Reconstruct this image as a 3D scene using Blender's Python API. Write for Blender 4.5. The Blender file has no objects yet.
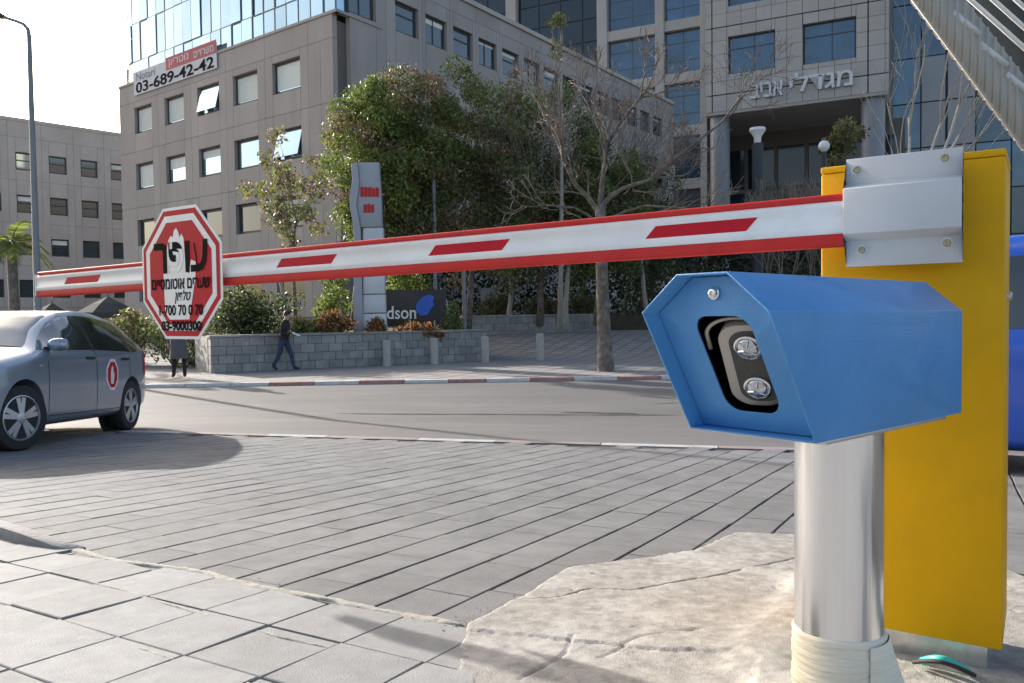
import bpy, bmesh, math, random
import numpy as np
from mathutils import Vector, Matrix, noise

# ------------------------------------------------------------------ camera, sky, sun
sc = bpy.context.scene
col = sc.collection
F, CX, CY, H = 797.0, 512.0, 341.5, 1.46
PITCH, ROLL = math.atan(26.5 / 797), -0.0125
cam_d = bpy.data.cameras.new('camera')
cam = bpy.data.objects.new('camera', cam_d)
col.objects.link(cam)
cam_d.sensor_width = 36.0
cam_d.lens = F / 1024 * 36
cam_d.clip_start = 0.05
cam_d.clip_end = 3000
cam.matrix_world = (Matrix.Translation((0, 0, H)) @ Matrix.Rotation(math.pi / 2 - PITCH, 4, 'X')
                    @ Matrix.Rotation(ROLL, 4, 'Z'))
sc.camera = cam

SUN_AZ = Vector((-0.715, 0.70))          # horizontal direction towards the sun
SUN_EL = math.radians(19.8)
w = bpy.data.worlds.new('World')
sc.world = w
w.use_nodes = True
wn = w.node_tree.nodes
sky = wn.new('ShaderNodeTexSky')
sky.sky_type = 'NISHITA'
sky.sun_disc = False
sky.sun_elevation = SUN_EL
sky.sun_rotation = math.atan2(SUN_AZ.x, SUN_AZ.y)
sky.air_density = 1.0
sky.dust_density = 4.0
sky.ozone_density = 1.0
bg = wn['Background']
bg.inputs['Strength'].default_value = 0.15
w.node_tree.links.new(sky.outputs[0], bg.inputs[0])

sun_d = bpy.data.lights.new('sun', 'SUN')
sun_d.energy = 4.0
sun_d.angle = math.radians(0.55)
sun_d.color = (1.0, 0.965, 0.915)
sun = bpy.data.objects.new('sun', sun_d)
col.objects.link(sun)
sv = Vector((SUN_AZ.x * math.cos(SUN_EL), SUN_AZ.y * math.cos(SUN_EL), math.sin(SUN_EL))).normalized()
sun.rotation_euler = sv.to_track_quat('Z', 'Y').to_euler()
sun.location = sv * 60

vs = sc.view_settings
vs.view_transform = 'Standard'
vs.look = 'None'
vs.exposure = 1.0
vs.gamma = 1.0
sc.cycles.max_bounces = 6
sc.cycles.use_denoising = True
random.seed(7)
rng = np.random.default_rng(7)

# ------------------------------------------------------------------ survey helpers (pixel of the photograph -> place)
NQ = Vector((0.24, 0.971))
C0, S0 = 8.88, 0.0684
ROADZ = -0.11
def zq(q):
    if q < 0: return S0 * C0
    if q < C0: return S0 * (C0 - q)
    if q < C0 + 2.2: return ROADZ * (q - C0) / 2.2
    return ROADZ
def gz(x, y): return zq(NQ.x * x + NQ.y * y)
def ray(u, v):
    a, b = (u - CX) / F, (CY - v) / F
    c, s = math.cos(ROLL), math.sin(ROLL)
    a, b = a * c - b * s, a * s + b * c
    return Vector((a, math.cos(PITCH) + b * math.sin(PITCH), b * math.cos(PITCH) - math.sin(PITCH)))
def at(u, v, dep):
    d = ray(u, v)
    return Vector((0, 0, H)) + d * (dep / d.y)
def onz(u, v, z):
    d = ray(u, v)
    return Vector((0, 0, H)) + d * ((z - H) / d.z)
def G(u, v):
    d = ray(u, v)
    lo, hi = 0.3, 120.0
    for _ in range(60):
        m = (lo + hi) / 2
        p = Vector((0, 0, H)) + d * m
        if p.z > gz(p.x, p.y): lo = m
        else: hi = m
    return Vector((0, 0, H)) + d * lo
def plane_hit(u, v, o, n):
    d = ray(u, v)
    c = Vector((0, 0, H))
    return c + d * ((o - c).dot(n) / d.dot(n))

# ------------------------------------------------------------------ materials
MATS = {}
def M(name, c, rough=0.6, metal=0.0, var=0.12, scale=4.0, bump=0.0, bscale=60.0, spec=0.5, coat=0.0,
      rnd=0.0, stain=None, stain_scale=1.5, stain_amt=0.5, island=0.0, transl=0.0, emis=None, stretch=None, aniso=0.0):
    if name in MATS: return MATS[name]
    m = bpy.data.materials.new(name); m.use_nodes = True
    nt = m.node_tree; N = nt.nodes; L = nt.links
    b = N['Principled BSDF']
    b.inputs['Roughness'].default_value = rough
    b.inputs['Metallic'].default_value = metal
    b.inputs['Specular IOR Level'].default_value = spec
    b.inputs['Coat Weight'].default_value = coat
    b.inputs['Coat Roughness'].default_value = 0.08
    if aniso: b.inputs['Anisotropic'].default_value = aniso
    geo = N.new('ShaderNodeNewGeometry')
    pos = geo.outputs['Position']
    if stretch:
        mp = N.new('ShaderNodeMapping'); mp.inputs['Scale'].default_value = stretch
        L.new(pos, mp.inputs['Vector']); pos = mp.outputs['Vector']
    nz = N.new('ShaderNodeTexNoise'); nz.inputs['Scale'].default_value = scale
    nz.inputs['Detail'].default_value = 6; nz.inputs['Roughness'].default_value = 0.62
    L.new(pos, nz.inputs['Vector'])
    mr = N.new('ShaderNodeMapRange')
    mr.inputs['From Min'].default_value = 0.28; mr.inputs['From Max'].default_value = 0.72
    mr.inputs['To Min'].default_value = 1 - var; mr.inputs['To Max'].default_value = 1 + var
    L.new(nz.outputs['Fac'], mr.inputs['Value'])
    fac = mr.outputs['Result']
    def mul(a, out):
        x = N.new('ShaderNodeMath'); x.operation = 'MULTIPLY'; L.new(a, x.inputs[0]); L.new(out, x.inputs[1]); return x.outputs[0]
    if rnd:
        oi = N.new('ShaderNodeObjectInfo'); r2 = N.new('ShaderNodeMapRange')
        r2.inputs['To Min'].default_value = 1 - rnd; r2.inputs['To Max'].default_value = 1 + rnd
        L.new(oi.outputs['Random'], r2.inputs['Value']); fac = mul(fac, r2.outputs['Result'])
    if island:
        r3 = N.new('ShaderNodeMapRange')
        r3.inputs['To Min'].default_value = 1 - island; r3.inputs['To Max'].default_value = 1 + island
        L.new(geo.outputs['Random Per Island'], r3.inputs['Value']); fac = mul(fac, r3.outputs['Result'])
    mx = N.new('ShaderNodeMix'); mx.data_type = 'RGBA'; mx.blend_type = 'MULTIPLY'
    mx.inputs[0].default_value = 1.0
    mx.inputs[6].default_value = (*c, 1)
    L.new(fac, mx.inputs[7])
    out = mx.outputs[2]
    if stain:
        n2 = N.new('ShaderNodeTexNoise'); n2.inputs['Scale'].default_value = stain_scale
        n2.inputs['Detail'].default_value = 8; n2.inputs['Roughness'].default_value = 0.7
        L.new(pos, n2.inputs['Vector'])
        r4 = N.new('ShaderNodeMapRange'); r4.inputs['From Min'].default_value = 0.48; r4.inputs['From Max'].default_value = 0.68
        r4.inputs['To Max'].default_value = stain_amt
        L.new(n2.outputs['Fac'], r4.inputs['Value'])
        m2 = N.new('ShaderNodeMix'); m2.data_type = 'RGBA'
        L.new(r4.outputs['Result'], m2.inputs[0]); L.new(out, m2.inputs[6]); m2.inputs[7].default_value = (*stain, 1)
        out = m2.outputs[2]
    L.new(out, b.inputs['Base Color'])
    if bump:
        n3 = N.new('ShaderNodeTexNoise'); n3.inputs['Scale'].default_value = bscale; n3.inputs['Detail'].default_value = 5
        L.new(pos, n3.inputs['Vector'])
        bp = N.new('ShaderNodeBump'); bp.inputs['Strength'].default_value = bump; bp.inputs['Distance'].default_value = 0.02
        L.new(n3.outputs['Fac'], bp.inputs['Height']); L.new(bp.outputs['Normal'], b.inputs['Normal'])
    if transl:
        tr = N.new('ShaderNodeBsdfTranslucent'); L.new(out, tr.inputs['Color'])
        ms = N.new('ShaderNodeMixShader'); ms.inputs[0].default_value = transl
        L.new(b.outputs[0], ms.inputs[1]); L.new(tr.outputs[0], ms.inputs[2])
        L.new(ms.outputs[0], N['Material Output'].inputs['Surface'])
    MATS[name] = m
    return m

mt = dict(
    paver=M('paver', (0.150, 0.148, 0.146), 0.85, var=0.2, scale=8, bump=0.25, bscale=140, rnd=0.09, stain=(0.215, 0.212, 0.206), stain_scale=1.7, stain_amt=0.75),
    paver_far=M('paver_far', (0.150, 0.148, 0.146), 0.85, var=0.2, scale=8, bump=0.25, bscale=140, island=0.09, stain=(0.215, 0.212, 0.206), stain_scale=1.7, stain_amt=0.75),
    bed=M('bed', (0.06, 0.055, 0.05), 0.95, var=0.3, scale=30),
    tile=M('tile', (0.272, 0.268, 0.262), 0.85, var=0.14, scale=14, bump=0.25, bscale=180, rnd=0.10, stain=(0.205, 0.199, 0.19), stain_scale=2.4, stain_amt=0.6),
    cement=M('cement', (0.35, 0.325, 0.275), 0.9, var=0.22, scale=18, bump=0.2, bscale=120),
    concrete=M('concrete', (0.305, 0.287, 0.258), 0.92, var=0.34, scale=16, bump=0.35, bscale=210, stain=(0.46, 0.44, 0.405), stain_scale=2.0, stain_amt=0.9),
    asphalt=M('asphalt', (0.15, 0.14, 0.133), 0.75, var=0.2, scale=1.8, bump=0.3, bscale=90, stain=(0.10, 0.093, 0.088), stain_scale=0.45, stain_amt=0.75, stretch=(0.35, 1.4, 1.0)),
    tar=M('tar', (0.06, 0.057, 0.055), 0.6, var=0.3, scale=5),
    white_paint=M('white_paint', (0.70, 0.67, 0.63), 0.6, var=0.12, scale=9, stain=(0.42, 0.38, 0.35), stain_scale=5, stain_amt=0.6),
    red_paint=M('red_paint', (0.46, 0.22, 0.19), 0.75, var=0.2, scale=9, stain=(0.42, 0.36, 0.33), stain_scale=4, stain_amt=0.85),
    pavement=M('pavement', (0.34, 0.31, 0.285), 0.8, var=0.16, scale=2.2, stain=(0.25, 0.23, 0.215), stain_scale=0.8, stain_amt=0.6),
    red_faded=M('red_faded', (0.26, 0.20, 0.185), 0.8, var=0.2, scale=9, stain=(0.27, 0.25, 0.235), stain_scale=3, stain_amt=0.9),
    white_worn=M('white_worn', (0.44, 0.425, 0.405), 0.7, var=0.15, scale=9, stain=(0.27, 0.255, 0.24), stain_scale=6, stain_amt=0.8),
    soil=M('soil', (0.075, 0.058, 0.04), 0.95, var=0.35, scale=3),
    ground=M('ground', (0.20, 0.18, 0.16), 0.95, var=0.2, scale=0.3),
    block=M('block', (0.30, 0.29, 0.272), 0.85, var=0.2, scale=5, bump=0.3, bscale=60, rnd=0.16, stain=(0.18, 0.172, 0.16), stain_scale=1.3, stain_amt=0.6),
    mortar=M('mortar', (0.20, 0.19, 0.18), 0.9, var=0.15, scale=12),
    yellow=M('yellow', (0.72, 0.375, 0.002), 0.55, spec=0.2, var=0.04, scale=3, bump=0.04, bscale=500, stain=(0.60, 0.33, 0.01), stain_scale=5, stain_amt=0.5),
    grey_metal=M('grey_metal', (0.56, 0.56, 0.57), 0.45, var=0.04, scale=6, bump=0.03, bscale=400),
    arm_white=M('arm_white', (0.78, 0.77, 0.75), 0.35, var=0.05, scale=5, stain=(0.62, 0.59, 0.55), stain_scale=8, stain_amt=0.3),
    arm_red=M('arm_red', (0.56, 0.030, 0.026), 0.6, spec=0.2, var=0.10, scale=8, stain=(0.42, 0.05, 0.045), stain_scale=10, stain_amt=0.5),
    sticker_red=M('sticker_red', (0.50, 0.012, 0.025), 0.55, var=0.06, scale=20, spec=0.15),
    black=M('black', (0.012, 0.012, 0.012), 0.5, var=0.1),
    rubber=M('rubber', (0.022, 0.022, 0.023), 0.75, var=0.2, scale=20),
    bolt=M('bolt', (0.42, 0.36, 0.25), 0.35, metal=1.0, var=0.3, scale=120),
    galv=M('galv', (0.60, 0.61, 0.60), 0.35, metal=0.9, var=0.25, scale=14),
    alu=M('alu', (0.90, 0.89, 0.88), 0.20, metal=1.0, var=0.05, scale=40, bump=0.06, bscale=90, stretch=(1, 1, 0.01)),
    alu_plate=M('alu_plate', (0.72, 0.72, 0.71), 0.4, metal=0.9, var=0.05),
    wrap=M('wrap', (0.80, 0.73, 0.60), 0.85, var=0.10, scale=10, bump=0.5, bscale=22, stretch=(0.6, 0.6, 5.0)),
    blue=M('blue', (0.072, 0.275, 0.60), 0.45, var=0.09, scale=5, stain=(0.11, 0.32, 0.61), stain_scale=6, stain_amt=0.35, bump=0.16, bscale=300, coat=0.25),
    black_box=M('black_box', (0.010, 0.011, 0.013), 0.6, var=0.2),
    taupe=M('taupe', (0.46, 0.42, 0.37), 0.45, metal=0.4, var=0.08),
    face_grey=M('face_grey', (0.06, 0.058, 0.055), 0.4, var=0.2, scale=40),
    chrome=M('chrome', (0.8, 0.8, 0.8), 0.12, metal=1.0, var=0.02),
    lens=M('lens', (0.55, 0.57, 0.6), 0.12, metal=0.9, var=0.3, scale=60, coat=1.0),
    teal=M('teal', (0.05, 0.42, 0.36), 0.4, var=0.1),
    brown=M('brown_stone', (0.40, 0.352, 0.322), 0.75, var=0.12, scale=1.2, rnd=0.07, bump=0.1, bscale=8, stain=(0.30, 0.264, 0.243), stain_scale=0.6, stain_amt=0.7, stretch=(1, 1, 0.3)),
    brown_core=M('brown_core', (0.15, 0.125, 0.11), 0.9, var=0.1),
    tan=M('tan_stone', (0.52, 0.455, 0.405), 0.75, var=0.1, scale=0.9, rnd=0.04, stain=(0.43, 0.37, 0.325), stain_scale=0.3, stain_amt=0.4),
    tan_core=M('tan_core', (0.24, 0.2, 0.17), 0.9, var=0.1),
    tower=M('tower_stone', (0.45, 0.42, 0.39), 0.7, var=0.06, scale=0.6, rnd=0.06, stain=(0.33, 0.31, 0.29), stain_scale=0.25, stain_amt=0.4),
    tower_core=M('tower_core', (0.17, 0.155, 0.14), 0.85, var=0.1),
    annex=M('annex_panel', (0.44, 0.45, 0.46), 0.5, var=0.05, scale=0.6, rnd=0.07),
    soffit=M('soffit', (0.40, 0.36, 0.32), 0.8, var=0.1, scale=1),
    glass=M('window_glass', (0.030, 0.055, 0.065), 0.06, metal=0.0, var=0.3, scale=0.4, spec=0.9, coat=1.0, rnd=0.25),
    glass_blue=M('tower_glass', (0.04, 0.10, 0.16), 0.07, metal=0.35, var=0.35, scale=0.5, spec=0.9, coat=1.0, rnd=0.3),
    glass_dark=M('dark_glass', (0.010, 0.020, 0.034), 0.08, metal=0.0, var=0.3, scale=0.3, spec=0.8, rnd=0.3),
    glass_curtain=M('curtain_glass', (0.50, 0.64, 0.70), 0.05, metal=0.8, var=0.12, scale=0.3, rnd=0.12),
    blind_glare=M('blind_glare', (0.74, 0.76, 0.70), 0.7, var=0.06, scale=2, rnd=0.1),  # pale sheet for blinds, and for bright sky reflected in the left facade windows
    frame_dark=M('frame_dark', (0.045, 0.05, 0.05), 0.5, var=0.1),
    mullion=M('mullion', (0.10, 0.13, 0.15), 0.4, var=0.1),
    banner=M('banner_white', (0.62, 0.63, 0.66), 0.7, var=0.05, scale=1),
    banner_red=M('banner_red', (0.50, 0.10, 0.11), 0.7, var=0.08, scale=2),
    ink=M('ink', (0.010, 0.010, 0.011), 0.8, var=0.1, spec=0.08),
    ink_grey=M('ink_grey', (0.22, 0.23, 0.27), 0.7, var=0.1),
    letter=M('letter_metal', (0.66, 0.68, 0.70), 0.4, var=0.05),
    column=M('column_grey', (0.25, 0.265, 0.29), 0.45, var=0.08, scale=2),
    pole=M('pole_grey', (0.20, 0.215, 0.225), 0.5, var=0.1, scale=3),
    dark_metal=M('dark_metal', (0.03, 0.034, 0.045), 0.5, var=0.1),
    lamp_white=M('lamp_white', (0.82, 0.82, 0.80), 0.4, var=0.03),
    totem=M('totem_grey', (0.36, 0.37, 0.40), 0.45, var=0.05, scale=2),
    totem_white=M('totem_white', (0.60, 0.60, 0.62), 0.5, var=0.05, scale=2, rnd=0.05),
    board=M('sign_board', (0.02, 0.022, 0.028), 0.4, var=0.1),
    logo_blue=M('logo_blue', (0.02, 0.11, 0.55), 0.4, var=0.2, scale=6),
    bollard=M('bollard_stone', (0.44, 0.40, 0.35), 0.85, var=0.12, scale=9),
    car_paint=M('car_silver', (0.30, 0.345, 0.41), 0.33, metal=0.55, var=0.03, scale=3, coat=0.9),
    car_blue=M('car_blue', (0.02, 0.11, 0.60), 0.3, metal=0.3, var=0.03, coat=0.9),
    car_glass=M('car_glass', (0.018, 0.024, 0.027), 0.05, var=0.2, scale=2, spec=0.8, coat=1.0),
    screen_glass=M('screen_glass', (0.10, 0.15, 0.19), 0.12, var=0.2, scale=2, spec=0.6),
    seam=M('seam', (0.02, 0.022, 0.025), 0.7, var=0.1),
    rim=M('rim', (0.52, 0.53, 0.55), 0.35, metal=0.7, var=0.06),
    lamp_glass=M('lamp_glass', (0.5, 0.52, 0.54), 0.08, metal=0.3, var=0.1, coat=1.0),
    bark=M('bark', (0.155, 0.125, 0.10), 0.9, var=0.4, scale=7, bump=0.9, bscale=18, stain=(0.28, 0.245, 0.205), stain_scale=3.5, stain_amt=0.8),
    bark_pale=M('bark_pale', (0.36, 0.32, 0.27), 0.9, var=0.25, scale=9, bump=0.5, bscale=30),
    bark_white=M('bark_white', (0.52, 0.49, 0.45), 0.8, var=0.2, scale=9),
    twig=M('twig', (0.21, 0.17, 0.14), 0.9, var=0.3, scale=3),
    leaf_a=M('leaf_green', (0.17, 0.21, 0.055), 0.52, var=0.35, scale=0.8, island=0.65, transl=0.42),
    leaf_b=M('leaf_dark', (0.14, 0.165, 0.055), 0.52, var=0.35, scale=0.8, island=0.65, transl=0.42),
    leaf_c=M('leaf_bronze', (0.24, 0.18, 0.105), 0.52, var=0.35, scale=0.9, island=0.5, transl=0.42),
    leaf_y=M('leaf_bright', (0.19, 0.25, 0.045), 0.42, var=0.3, scale=0.9, island=0.4, transl=0.42),
    leaf_o=M('leaf_orange', (0.26, 0.115, 0.03), 0.6, var=0.35, scale=1.5, island=0.5, transl=0.42),
    leaf_dk=M('leaf_darkest', (0.045, 0.055, 0.024), 0.45, var=0.35, scale=0.8, island=0.5, transl=0.15),  # darkest leaf tone, for low evergreens, bush and understory
    corr=M('corrugated', (0.46, 0.42, 0.36), 0.55, var=0.06, scale=2),
    slat=M('slat_white', (0.62, 0.62, 0.60), 0.4, var=0.08),
    canopy_dark=M('canopy_dark', (0.07, 0.075, 0.07), 0.6, var=0.3, scale=4),
    cloth=M('umbrella_cloth', (0.055, 0.055, 0.05), 0.85, var=0.15, scale=3),
    skin=M('skin', (0.42, 0.25, 0.17), 0.5, var=0.05),
    hair=M('hair', (0.025, 0.018, 0.013), 0.6, var=0.1),
    jacket=M('jacket', (0.022, 0.02, 0.024), 0.8, var=0.2, scale=14),
    coat=M('coat', (0.10, 0.10, 0.105), 0.85, var=0.15, scale=14),
    jeans=M('jeans', (0.035, 0.055, 0.10), 0.85, var=0.25, scale=12),
    trousers=M('trousers', (0.015, 0.015, 0.018), 0.8, var=0.2),
    shoe=M('shoe', (0.02, 0.018, 0.017), 0.5, var=0.1),
    paper=M('paper', (0.8, 0.8, 0.82), 0.7, var=0.02),
)

_n = mt['blue'].node_tree; _b = _n.nodes['Principled BSDF']
_g = _n.nodes.new('ShaderNodeNewGeometry'); _w = _n.nodes.new('ShaderNodeTexWave'); _w.bands_direction = 'Z'; _w.inputs['Scale'].default_value = 38; _w.inputs['Distortion'].default_value = 0.6; _w.inputs['Detail'].default_value = 0
_w2 = _n.nodes.new('ShaderNodeTexWave'); _w2.bands_direction = 'X'; _w2.inputs['Scale'].default_value = 30; _w2.inputs['Distortion'].default_value = 0.6; _w2.inputs['Detail'].default_value = 0
_m = _n.nodes.new('ShaderNodeMath'); _m.operation = 'ADD'
_bp = _n.nodes.new('ShaderNodeBump'); _bp.inputs['Strength'].default_value = 0.055; _bp.inputs['Distance'].default_value = 0.002
_n.links.new(_g.outputs['Position'], _w.inputs['Vector']); _n.links.new(_g.outputs['Position'], _w2.inputs['Vector'])
_n.links.new(_w.outputs['Fac'], _m.inputs[0]); _n.links.new(_w2.outputs['Fac'], _m.inputs[1]); _n.links.new(_m.outputs[0], _bp.inputs['Height'])
_old = _b.inputs['Normal'].links[0].from_node; _n.links.new(_bp.outputs['Normal'], _old.inputs['Normal'])

# ------------------------------------------------------------------ object helpers
ORG = {}
def thing(name, label, cat, loc, group=None):
    o = bpy.data.objects.new(name, None); col.objects.link(o)
    o.empty_display_size = 0.2
    o.location = loc; ORG[o.name] = Vector(loc)
    o['label'] = label; o['category'] = cat
    if group: o['group'] = group
    return o
def tag(o, label, cat, group=None):
    o['label'] = label; o['category'] = cat
    if group: o['group'] = group
    return o
def mesh_obj(name, me, mat, parent=None, org=None, kind=None):
    o = bpy.data.objects.new(name, me); col.objects.link(o)
    if mat is not None:
        mm = MATS.get(mat) if isinstance(mat, str) else mat
        if not me.materials: me.materials.append(mm)
    if parent is not None:
        o.parent = parent; ORG[o.name] = ORG[parent.name]
    else:
        ORG[o.name] = org if org is not None else Vector((0, 0, 0))
        if org is not None: o.location = org
    if kind: o['kind'] = kind
    return o
class MB:
    """collects geometry in world space through an optional local frame"""
    def __init__(s, T=None): s.v = []; s.f = []; s.T = T or Matrix.Identity(4)
    def add(s, vs, fs):
        b = len(s.v); s.v += [s.T @ Vector(v) for v in vs]; s.f += [[b + i for i in f] for f in fs]; return s
    def box(s, x0, x1, y0, y1, z0, z1):
        return s.add([(x, y, z) for x in (x0, x1) for y in (y0, y1) for z in (z0, z1)],
                     [(0, 1, 3, 2), (4, 6, 7, 5), (0, 4, 5, 1), (2, 3, 7, 6), (0, 2, 6, 4), (1, 5, 7, 3)])
    def prism(s, pts, fn, a, b):
        """polygon pts (2D) placed by fn(p, t) at t=a and t=b"""
        n = len(pts)
        return s.add([fn(p, a) for p in pts] + [fn(p, b) for p in pts],
                     [list(range(n))[::-1], [n + i for i in range(n)]] + [[i, (i + 1) % n, n + (i + 1) % n, n + i] for i in range(n)])
    def tube(s, pts, rad, n=6, cap=True):
        pts = [Vector(p) for p in pts]; vs = []; fs = []
        ref = Vector((0, 0, 1))
        for i, p in enumerate(pts):
            d = (pts[min(i + 1, len(pts) - 1)] - pts[max(i - 1, 0)])
            if d.length < 1e-9: d = Vector((0, 0, 1))
            d.normalize()
            r = ref if abs(d.dot(ref)) < 0.9 else Vector((1, 0, 0))
            a = d.cross(r).normalized(); b = d.cross(a)
            rr = rad[i] if hasattr(rad, '__len__') else rad
            for k in range(n):
                t = 2 * math.pi * k / n
                vs.append(p + a * (math.cos(t) * rr) + b * (math.sin(t) * rr))
        for i in range(len(pts) - 1):
            for k in range(n):
                k2 = (k + 1) % n
                fs.append((i * n + k, i * n + k2, (i + 1) * n + k2, (i + 1) * n + k))
        if cap:
            fs.append(list(range(n))[::-1]); fs.append([(len(pts) - 1) * n + k for k in range(n)])
        return s.add(vs, fs)
    def lathe(s, prof, n=24, axis='z', c=(0, 0, 0)):
        vs = []; fs = []
        for r, h in prof:
            for k in range(n):
                t = 2 * math.pi * k / n
                x, y = r * math.cos(t), r * math.sin(t)
                vs.append({'z': (c[0] + x, c[1] + y, c[2] + h), 'y': (c[0] + x, c[1] + h, c[2] + y), 'x': (c[0] + h, c[1] + x, c[2] + y)}[axis])
        for i in range(len(prof) - 1):
            for k in range(n):
                k2 = (k + 1) % n
                fs.append((i * n + k, i * n + k2, (i + 1) * n + k2, (i + 1) * n + k))
        fs.append(list(range(n))[::-1]); fs.append([(len(prof) - 1) * n + k for k in range(n)])
        return s.add(vs, fs)
    def build(s, name, mat, parent=None, org=None, smooth=False, bevel=0.0, kind=None, seg=2):
        o0 = ORG[parent.name] if parent is not None else (org if org is not None else Vector((0, 0, 0)))
        me = bpy.data.meshes.new(name)
        me.from_pydata([tuple(v - o0) for v in s.v], [], s.f)
        bm = bmesh.new(); bm.from_mesh(me)
        bmesh.ops.recalc_face_normals(bm, faces=bm.faces)
        if bevel:
            bmesh.ops.remove_doubles(bm, verts=bm.verts, dist=1e-5)
            bmesh.ops.bevel(bm, geom=[e for e in bm.edges if e.is_manifold and e.calc_face_angle(0) > 0.45], offset=bevel, segments=seg, profile=0.5, affect='EDGES', clamp_overlap=True)
        bm.to_mesh(me); bm.free()
        if smooth:
            me.polygons.foreach_set('use_smooth', [True] * len(me.polygons))
            if smooth != 'all':
                me.set_sharp_from_angle(angle=math.radians(38))
        return mesh_obj(name, me, MATS[mat] if mat in MATS else mt[mat], parent, org, kind)
for k, v in mt.items(): MATS[k] = v

def frame(o, x, y, z):
    x, y, z = Vector(x), Vector(y), Vector(z)
    return Matrix(((x.x, y.x, z.x, o[0]), (x.y, y.y, z.y, o[1]), (x.z, y.z, z.z, o[2]), (0, 0, 0, 1)))
_cube = None
def unit_cube():
    global _cube
    if _cube is None:
        bm = bmesh.new(); bmesh.ops.create_cube(bm, size=1.0)
        _cube = bm
    return _cube
CUBES = {}
def piece(name, mat, parent, T, x0, x1, y0, y1, z0, z1):
    """a box-shaped piece sharing one mesh per material; T is the local frame"""
    if mat not in CUBES:
        me = bpy.data.meshes.new('piece_' + mat); unit_cube().to_mesh(me); me.materials.append(mt[mat]); CUBES[mat] = me
    o = bpy.data.objects.new(name, CUBES[mat]); col.objects.link(o)
    o.parent = parent; ORG[o.name] = ORG[parent.name]
    o.matrix_basis = (Matrix.Translation(-ORG[parent.name]) @ T @ Matrix.Translation(((x0 + x1) / 2, (y0 + y1) / 2, (z0 + z1) / 2))
                      @ Matrix.Diagonal((x1 - x0, y1 - y0, z1 - z0, 1)))
    return o
def text(body, size, T, mat, parent, name='lettering', extrude=0.002, bold=0.0, width=None, shear=0.0):
    """flat or raised lettering; T: x right, y up, z towards the reader, origin at the centre of the line"""
    c = bpy.data.curves.new('txt', 'FONT'); c.body = body; c.size = size; c.extrude = extrude; c.offset = bold * size; c.resolution_u = 3
    c.shear = shear
    o = bpy.data.objects.new('txt', c); col.objects.link(o)
    dg = bpy.context.evaluated_depsgraph_get()
    me = bpy.data.meshes.new_from_object(o.evaluated_get(dg))
    bpy.data.objects.remove(o); bpy.data.curves.remove(c)
    xs = [v.co.x for v in me.vertices]; ys = [v.co.y for v in me.vertices]
    cx, cy = (min(xs) + max(xs)) / 2, (min(ys) + max(ys)) / 2
    k = width / (max(xs) - min(xs)) if width else 1.0
    Q = Matrix.Translation(-ORG[parent.name]) @ T @ Matrix.Diagonal((k, 1, 1, 1)) @ Matrix.Translation((-cx, -cy, 0))
    me.transform(Q); me.materials.clear(); me.materials.append(mt[mat])
    return mesh_obj(name, me, None, parent)
def heb(s): return s[::-1]

def fbm2(x, y, seed=0, octs=5):
    """numpy value noise, -1..1"""
    out = np.zeros_like(x); amp = 1.0; tot = 0
    for o in range(octs):
        xi = np.floor(x).astype(int); yi = np.floor(y).astype(int)
        fx, fy = x - xi, y - yi
        fx = fx * fx * (3 - 2 * fx); fy = fy * fy * (3 - 2 * fy)
        def h(a, b):
            n = (a * 374761393 + b * 668265263 + (seed + o) * 974711) & 0x7fffffff
            n = ((n ^ (n >> 13)) * 1274126177) & 0x7fffffff
            return ((n ^ (n >> 16)) & 0xffff) / 32768.0 - 1.0
        out += amp * ((h(xi, yi) * (1 - fx) + h(xi + 1, yi) * fx) * (1 - fy) + (h(xi, yi + 1) * (1 - fx) + h(xi + 1, yi + 1) * fx) * fy)
        tot += amp; amp *= 0.55; x = x * 2.03 + 7.1; y = y * 2.03 + 3.7
    return out / tot
def inside(poly, x, y):
    c = False; n = len(poly)
    for i in range(n):
        x1, y1 = poly[i]; x2, y2 = poly[(i + 1) % n]
        if (y1 > y) != (y2 > y) and x < (x2 - x1) * (y - y1) / (y2 - y1) + x1: c = not c
    return c
def seg_dist(poly, x, y, closed=False):
    best = 1e9
    for i in range(len(poly) - (0 if closed else 1)):
        a = Vector(poly[i]); b = Vector(poly[(i + 1) % len(poly)]); p = Vector((x, y))
        t = max(0, min(1, (p - a).dot(b - a) / max((b - a).length_squared, 1e-9)))
        best = min(best, (a + (b - a) * t - p).length)
    return best
def project(p):
    q = cam.matrix_world.inverted() @ Vector(p)
    if q.z > -0.05: return None
    return CX + F * q.x / -q.z, CY - F * q.y / -q.z

#=== SECTION GROUND ===
E2 = Vector((0.49, 0.872)).normalized(); E1 = Vector((E2.y, -E2.x))
RAMPN = Vector((S0 * NQ.x, S0 * NQ.y, 1)).normalized()
def on_ramp(d):
    v = Vector((d.x, d.y, -S0 * NQ.dot(d))); return v.normalized()
R1, R2 = on_ramp(E1), on_ramp(E2)

g = MB(); g.add([(-900, -300, -0.35), (900, -300, -0.35), (900, 1500, -0.35), (-900, 1500, -0.35)], [(0, 1, 2, 3)])
g.build('ground', 'ground', kind='structure')

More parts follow.
